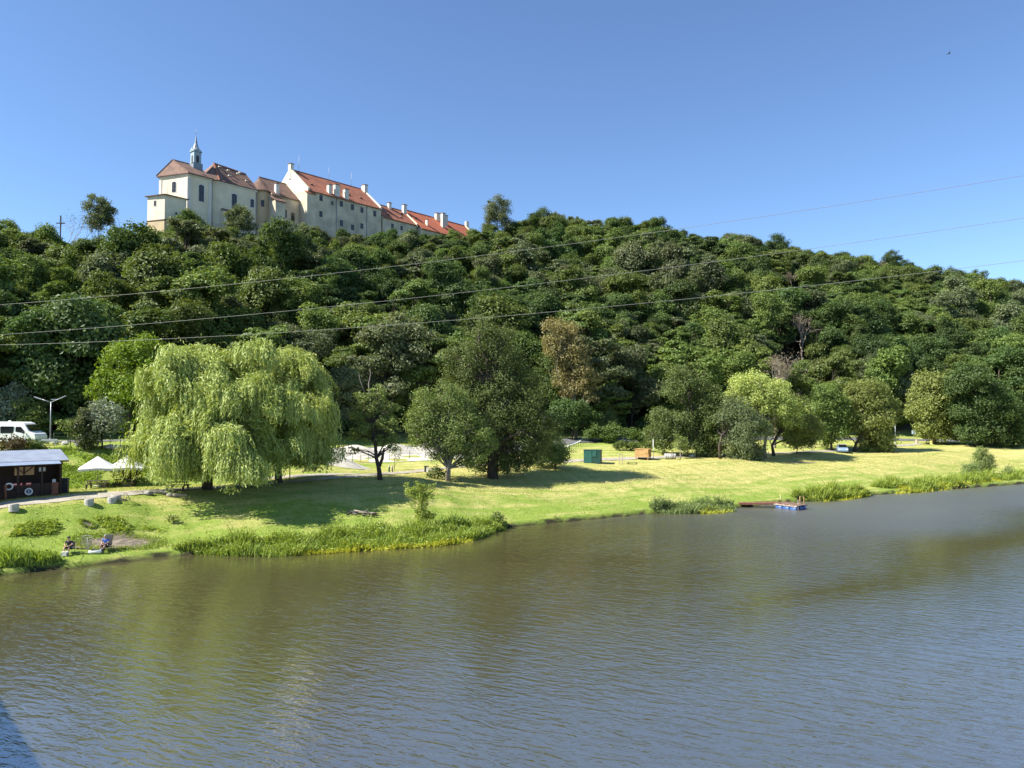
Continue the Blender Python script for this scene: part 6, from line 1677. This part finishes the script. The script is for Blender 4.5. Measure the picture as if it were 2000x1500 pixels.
for k in range(22):
    p = S.lerp(E_, (k + 0.5) / 22) - S; MB().bar(p - nv_ * 0.55, p + nv_ * 0.55, dv.length / 22 - 0.03, 0.045).build("plank", M_rust, gw)
for s in (-1, 1): MB().bar(nv_ * 0.5 * s - Vector((0, 0, 0.10)), dv + nv_ * 0.5 * s - Vector((0, 0, 0.10)), 0.09, 0.14).build("beam", M_rust, gw)
g = wp(1524, 982); e = empty("mooring_stake", g); tag(e, "pale thin stake in the shallows behind the pontoon", "stake")
MB().tube([(0, 0, -0.5), (0.02, 0, 0.9)], 0.035, 6).build("shaft", M_beige, e); MB().lathe((0.02, 0, 0.9), [(0.07, 0), (0.08, 0.1), (0.03, 0.14)], 8).build("head", M_yellow, e)

# ---- anglers
def skin_mesh(name, verts, edges, radii, m_, parent=None, root=0, sub=1):
    me = bpy.data.meshes.new(name); me.from_pydata([tuple(v) for v in verts], edges, []); me.update()
    o = link_mesh(name, me, parent)
    md = o.modifiers.new("skin", 'SKIN'); md.use_smooth_shade = True
    for i, r_ in enumerate(radii):
        sv = me.skin_vertices[0].data[i]; sv.radius = (r_, r_) if not isinstance(r_, tuple) else r_; sv.use_root = (i == root)
    sb = o.modifiers.new("smooth", 'SUBSURF'); sb.levels = sub; sb.render_levels = sub
    me.materials.append(m_); return o
M_skin = mat("skin", (0.50, 0.30, 0.21), (0.46, 0.27, 0.19), 0.6, 6)
def angler(label, px, py, shirt_m, trouser_m, hair_m, cap, rz=0.0, hip_z=0.46):
    g = ground(px, py)
    V = [(0, 0.05, hip_z), (0, 0.06, hip_z + 0.2), (0, 0.0, hip_z + 0.40), (0, -0.04, hip_z + 0.50), (0, -0.07, hip_z + 0.58), (0, -0.10, hip_z + 0.68), (0, -0.10, hip_z + 0.78)]
    R = [(0.15, 0.13), (0.14, 0.12), (0.15, 0.11), (0.07, 0.07), (0.055, 0.06), (0.085, 0.10), (0.075, 0.085)]
    E = [(i, i + 1) for i in range(6)]
    V.append((0, -0.21, hip_z + 0.69)); R.append((0.018, 0.018)); E.append((5, 7))      # nose
    for s in (-1, 1):
        b_ = len(V)
        V += [(s * 0.10, -0.02, hip_z), (s * 0.17, -0.44, hip_z + 0.06), (s * 0.16, -0.48, 0.10), (s * 0.17, -0.62, 0.04)]
        R += [(0.095, 0.095), (0.065, 0.065), (0.045, 0.045), (0.035, 0.03)]
        E += [(0, b_), (b_, b_ + 1), (b_ + 1, b_ + 2), (b_ + 2, b_ + 3)]
        a = len(V)
        V += [(s * 0.19, -0.01, hip_z + 0.46), (s * 0.27, -0.12, hip_z + 0.24), (s * 0.12, -0.36, hip_z + 0.16), (s * 0.075, -0.42, hip_z + 0.15)]
        R += [(0.06, 0.06), (0.045, 0.045), (0.033, 0.033), (0.035, 0.02)]
        E += [(2, a), (a, a + 1), (a + 1, a + 2), (a + 2, a + 3)]
        for k, (dx, ln) in enumerate(((-0.03, 0.075), (-0.01, 0.085), (0.01, 0.08), (0.03, 0.065))):
            c = len(V); V += [(s * 0.075 + dx, -0.42 - ln * 0.55, hip_z + 0.15), (s * 0.075 + dx * 1.1, -0.42 - ln, hip_z + 0.115)]; R += [(0.010, 0.010), (0.008, 0.008)]; E += [(a + 3, c), (c, c + 1)]
        c = len(V); V += [(s * 0.075 - s * 0.05, -0.41, hip_z + 0.165), (s * 0.075 - s * 0.07, -0.45, hip_z + 0.15)]; R += [(0.011, 0.011), (0.009, 0.009)]; E += [(a + 3, c), (c, c + 1)]
    body = skin_mesh("person", V, E, R, M_skin); body.location = g; body.rotation_euler = (0, 0, rz)
    tag(body, label, "person", "two anglers on the bank")
    SV = [V[0], V[1], V[2], (0, -0.03, hip_z + 0.47)]; SR = [(0.165, 0.145), (0.16, 0.14), (0.17, 0.13), (0.085, 0.085)]; SE = [(0, 1), (1, 2), (2, 3)]
    for s in (-1, 1):
        b_ = len(SV); SV += [(s * 0.20, -0.01, hip_z + 0.455), (s * 0.255, -0.09, hip_z + 0.29)]; SR += [(0.078, 0.078), (0.068, 0.068)]; SE += [(2, b_), (b_, b_ + 1)]
    skin_mesh("shirt", SV, SE, SR, shirt_m, body)
    TV = [(0, 0.05, hip_z - 0.01)]; TR = [(0.165, 0.15)]; TE = []
    for s in (-1, 1):
        b_ = len(TV); TV += [(s * 0.10, -0.02, hip_z), (s * 0.165, -0.40, hip_z + 0.055)]; TR += [(0.115, 0.11), (0.085, 0.085)]; TE += [(0, b_), (b_, b_ + 1)]
    skin_mesh("shorts", TV, TE, TR, trouser_m, body)
    mb = MB(); hz = hip_z + 0.76
    mb.lathe((0, -0.085, hz), [(0.098, -0.05), (0.108, 0.0), (0.098, 0.05), (0.06, 0.085), (0.01, 0.095)], 14)
    if cap: mb.box((0, -0.20, hz - 0.02), (0.15, 0.14, 0.02))
    mb.build("cap" if cap else "hair", hair_m, body)
    for s in (-1, 1):
        MB().box((s * 0.17, -0.60, 0.045), (0.10, 0.27, 0.09)).build("shoe", M_black, body, bevel=0.02)
        MB().lathe((s * 0.035, -0.185, hip_z + 0.715), [(0.006, -0.008), (0.010, 0), (0.006, 0.008)], 6).build("eye", M_black, body)
    return body
def folding_chair(label, px, py, rz=0.0, high=0.9):
    g = ground(px, py); root = empty("folding_chair", g, rz); tag(root, label, "chair", "folding chairs of the anglers")
    MB().box((0, 0.06, 0.34), (0.52, 0.48, 0.04)).build("seat", M_black, root)
    MB().box((0, 0.34, 0.35 + high * 0.42), (0.54, 0.05, high * 0.75), M=Matrix.Rotation(-0.18, 3, 'X')).build("backrest", M_black, root, bevel=0.02)
    for s in (-1, 1):
        for y in (-0.16, 0.28): MB().tube([(s * 0.26, y, 0), (s * 0.26, y, 0.36)], 0.015, 6).build("leg", M_metal, root)
        MB().box((s * 0.29, 0.06, 0.58), (0.05, 0.45, 0.03)).build("armrest", M_black, root)
    return root
M_tshirt = mat("dark_shirt", (0.035, 0.04, 0.05), (0.028, 0.032, 0.04), 0.9, 8)
M_bshirt = mat("blue_shirt", (0.035, 0.11, 0.42), (0.03, 0.09, 0.36), 0.9, 8)
M_short = mat("dark_shorts", (0.04, 0.035, 0.035), (0.03, 0.026, 0.026), 0.9, 8)
M_hair = mat("grey_hair", (0.34, 0.31, 0.28), (0.28, 0.25, 0.22), 0.9, 20)
folding_chair("folding chair under the angler in the dark shirt", 135, 1081, 0.1, 0.6)
angler("seated angler in a dark shirt and dark cap", 135, 1081, M_tshirt, M_short, M_black, True, 0.1)
folding_chair("high-backed navy folding chair under the blue-shirted angler", 207, 1077, -0.15, 1.1)
angler("seated angler in a bright blue shirt", 207, 1077, M_bshirt, M_short, M_hair, False, -0.15)
g = ground(186, 1082); e = empty("tackle_bag", g, 0.35); tag(e, "white and grey tackle bag lying between the two anglers", "bag")
MB().tube([(-0.5, 0, 0.14), (-0.42, 0, 0.15), (0.35, 0, 0.17), (0.46, 0, 0.2)], [0.06, 0.14, 0.16, 0.09], 10).build("body", M_white, e)
MB().tube([(0.38, 0, 0.2), (0.62, 0, 0.36), (0.66, 0, 0.3)], [0.1, 0.12, 0.04], 8).build("flap", M_black, e); MB().bar((-0.3, -0.05, 0.29), (0.3, -0.05, 0.33), 0.09, 0.02).build("stripe", M_navy, e)
g = ground(170, 1080); e = empty("landing_net", g); tag(e, "grey landing net standing left of the tackle bag", "net")
MB().tube([(0, 0, 0), (-0.05, 0.1, 1.15)], 0.018, 6).build("handle", M_metal, e)
pts = [Vector((-0.05 + 0.42 * math.cos(t) * 1.0, 0.1, 1.2 + 0.10 * math.sin(t))) for t in np.linspace(0, 2 * math.pi, 15)]
MB().tube(pts, 0.014, 5).build("hoop", M_metal, e)
mb = MB(); 
for k in range(14):
    a = 2 * math.pi * k / 14; b_ = 2 * math.pi * (k + 1) / 14
    mb.bar((-0.05 + 0.42 * math.cos(a), 0.1, 1.2 + 0.1 * math.sin(a)), (-0.05 + 0.15 * math.cos(a), 0.1 + 0.1 * math.sin(a), 0.25), 0.012)
mb.build("mesh", M_rock, e)
g = ground(120, 1086); e = empty("tackle_box", g); tag(e, "small pale tackle box at the dark-shirted angler's feet", "box")
MB().box((0.25, 0, 0.14), (0.4, 0.28, 0.26)).build("body", M_paper, e, bevel=0.02); MB().box((0.25, 0, 0.29), (0.42, 0.3, 0.05)).build("lid", M_white, e)
for (px, py, tx, ty, lab) in ((146, 1084, 105, 1098, "thin fishing rod reaching out from the dark-shirted angler"), (215, 1079, 245, 1092, "thin fishing rod reaching out from the blue-shirted angler")):
    g = ground(px, py); t = wp(tx, ty, 0.9); e = empty("fishing_rod", g); tag(e, lab, "fishing rod", "two fishing rods")
    s0 = Vector((0, -0.3, 0.6)); MB().tube([s0, s0.lerp(t - g, 0.5) + Vector((0, 0, 0.15)), t - g], [0.014, 0.01, 0.005], 5).build("blank", M_black, e)
    MB().tube([s0 - (t - g - s0).normalized() * 0.3, s0 + Vector((0, 0, 0))], 0.022, 6).build("grip", M_log, e)

# ---- overhead wires: one plane in plan, three conductors
def wire(label, pts, YL, YR):
    YL = 90
    pL = np.array((-0.675 * YL, YL)); pR = np.array((0.675 * YR, YR)); d = pR - pL
    W = []
    for px, py in pts:
        r_ = ray(px, py); a = r_[0] / r_[1]
        # (pL + d*s).x = a*(pL + d*s).y
        s = (a * pL[1] - pL[0]) / (d[0] - a * d[1]); p = pL + d * s
        W.append(Vector((p[0], p[1], CAMZ + r_[2] / r_[1] * p[1])))
    t = np.array([(w.x - pL[0]) / d[0] for w in W]); z = np.array([w.z for w in W])
    cf = np.polyfit(t, z, 2)
    L = [Vector((*(pL + d * s), float(np.polyval(cf, s)))) for s in np.linspace(-0.25, 1.35, 60)]
    o = MB().tube(L, 0.018, 5).build("power_cable", mat("cable_grey", (0.24, 0.235, 0.21), None, 0.5), None)
    tag(o, label, "cable", "overhead power cables")
wire("topmost of the three overhead cables crossing the hill", [(0, 595), (350, 565), (700, 530), (900, 505), (1323, 446), (1600, 404), (2000, 345)], 150, 66)
wire("middle one of the three overhead cables", [(0, 653), (350, 628), (700, 594), (900, 571), (1250, 530), (1547, 489), (2000, 427)], 148, 66)
wire("lowest of the three overhead cables, just above the willow", [(0, 673), (350, 661), (700, 641), (900, 625), (1250, 591), (1600, 554), (2000, 511)], 152, 66)
# bird
b0 = at_depth(1853, 105, 120); e = empty("bird", b0); tag(e, "tiny dark bird high in the blue sky", "bird")
mb = MB(); mb.tube([(-0.22, 0, 0), (-0.05, 0, 0.02), (0.14, 0, 0.02), (0.26, 0, 0.03)], [0.02, 0.07, 0.06, 0.015], 8); mb.build("body", M_black, e)
MB().add([(-0.05, 0, 0.04), (0.12, 0, 0.04), (0.0, -0.55, 0.12), (-0.12, -0.5, 0.12), (-0.05, 0, 0.03), (0.12, 0, 0.03)], [(0, 1, 2, 3), (3, 2, 5, 4)]).build("wing", M_black, e)
MB().add([(-0.05, 0, 0.04), (0.12, 0, 0.04), (0.0, 0.55, 0.12), (-0.12, 0.5, 0.12), (-0.05, 0, 0.03), (0.12, 0, 0.03)], [(3, 2, 1, 0), (4, 5, 2, 3)]).build("wing", M_black, e)
# ---- the bridge under the camera: its shadow falls on the water
bdv = Vector((-0.67, 0.742, 0)).normalized(); bn = Vector((0.742, 0.67, 0))
def BP(s, q, z): return tuple(bdv * s + bn * q + Vector((0, 0, z)))
br = empty("bridge", (0, 0, 0)); tag(br, "road bridge beneath the viewpoint, seen only by its shadow on the water", kind="structure")
def bbox(mb, s0, s1, q0, q1, z0, z1):
    P = [BP(s, q, z) for z in (z0, z1) for s, q in ((s0, q0), (s1, q0), (s1, q1), (s0, q1))]
    mb.add(P, [(3, 2, 1, 0), (4, 5, 6, 7), (0, 1, 5, 4), (1, 2, 6, 5), (2, 3, 7, 6), (3, 0, 4, 7)]); return mb
bbox(MB(), -60, 110, BQ - 9, BQ, 8.6, 9.9).build("deck", M_concrete, br)
bbox(MB(), -60, 110, BQ - 0.3, BQ - 0.05, 9.9, 10.9).build("parapet", M_concrete, br)
bbox(MB(), -60, 110, BQ - 8.95, BQ - 8.7, 9.9, 10.9).build("parapet", M_concrete, br)
for s in (-40, 25, 85): bbox(MB(), s - 1, s + 1, BQ - 8, BQ - 1.2, -3, 8.6).build("pier", M_concrete, br)
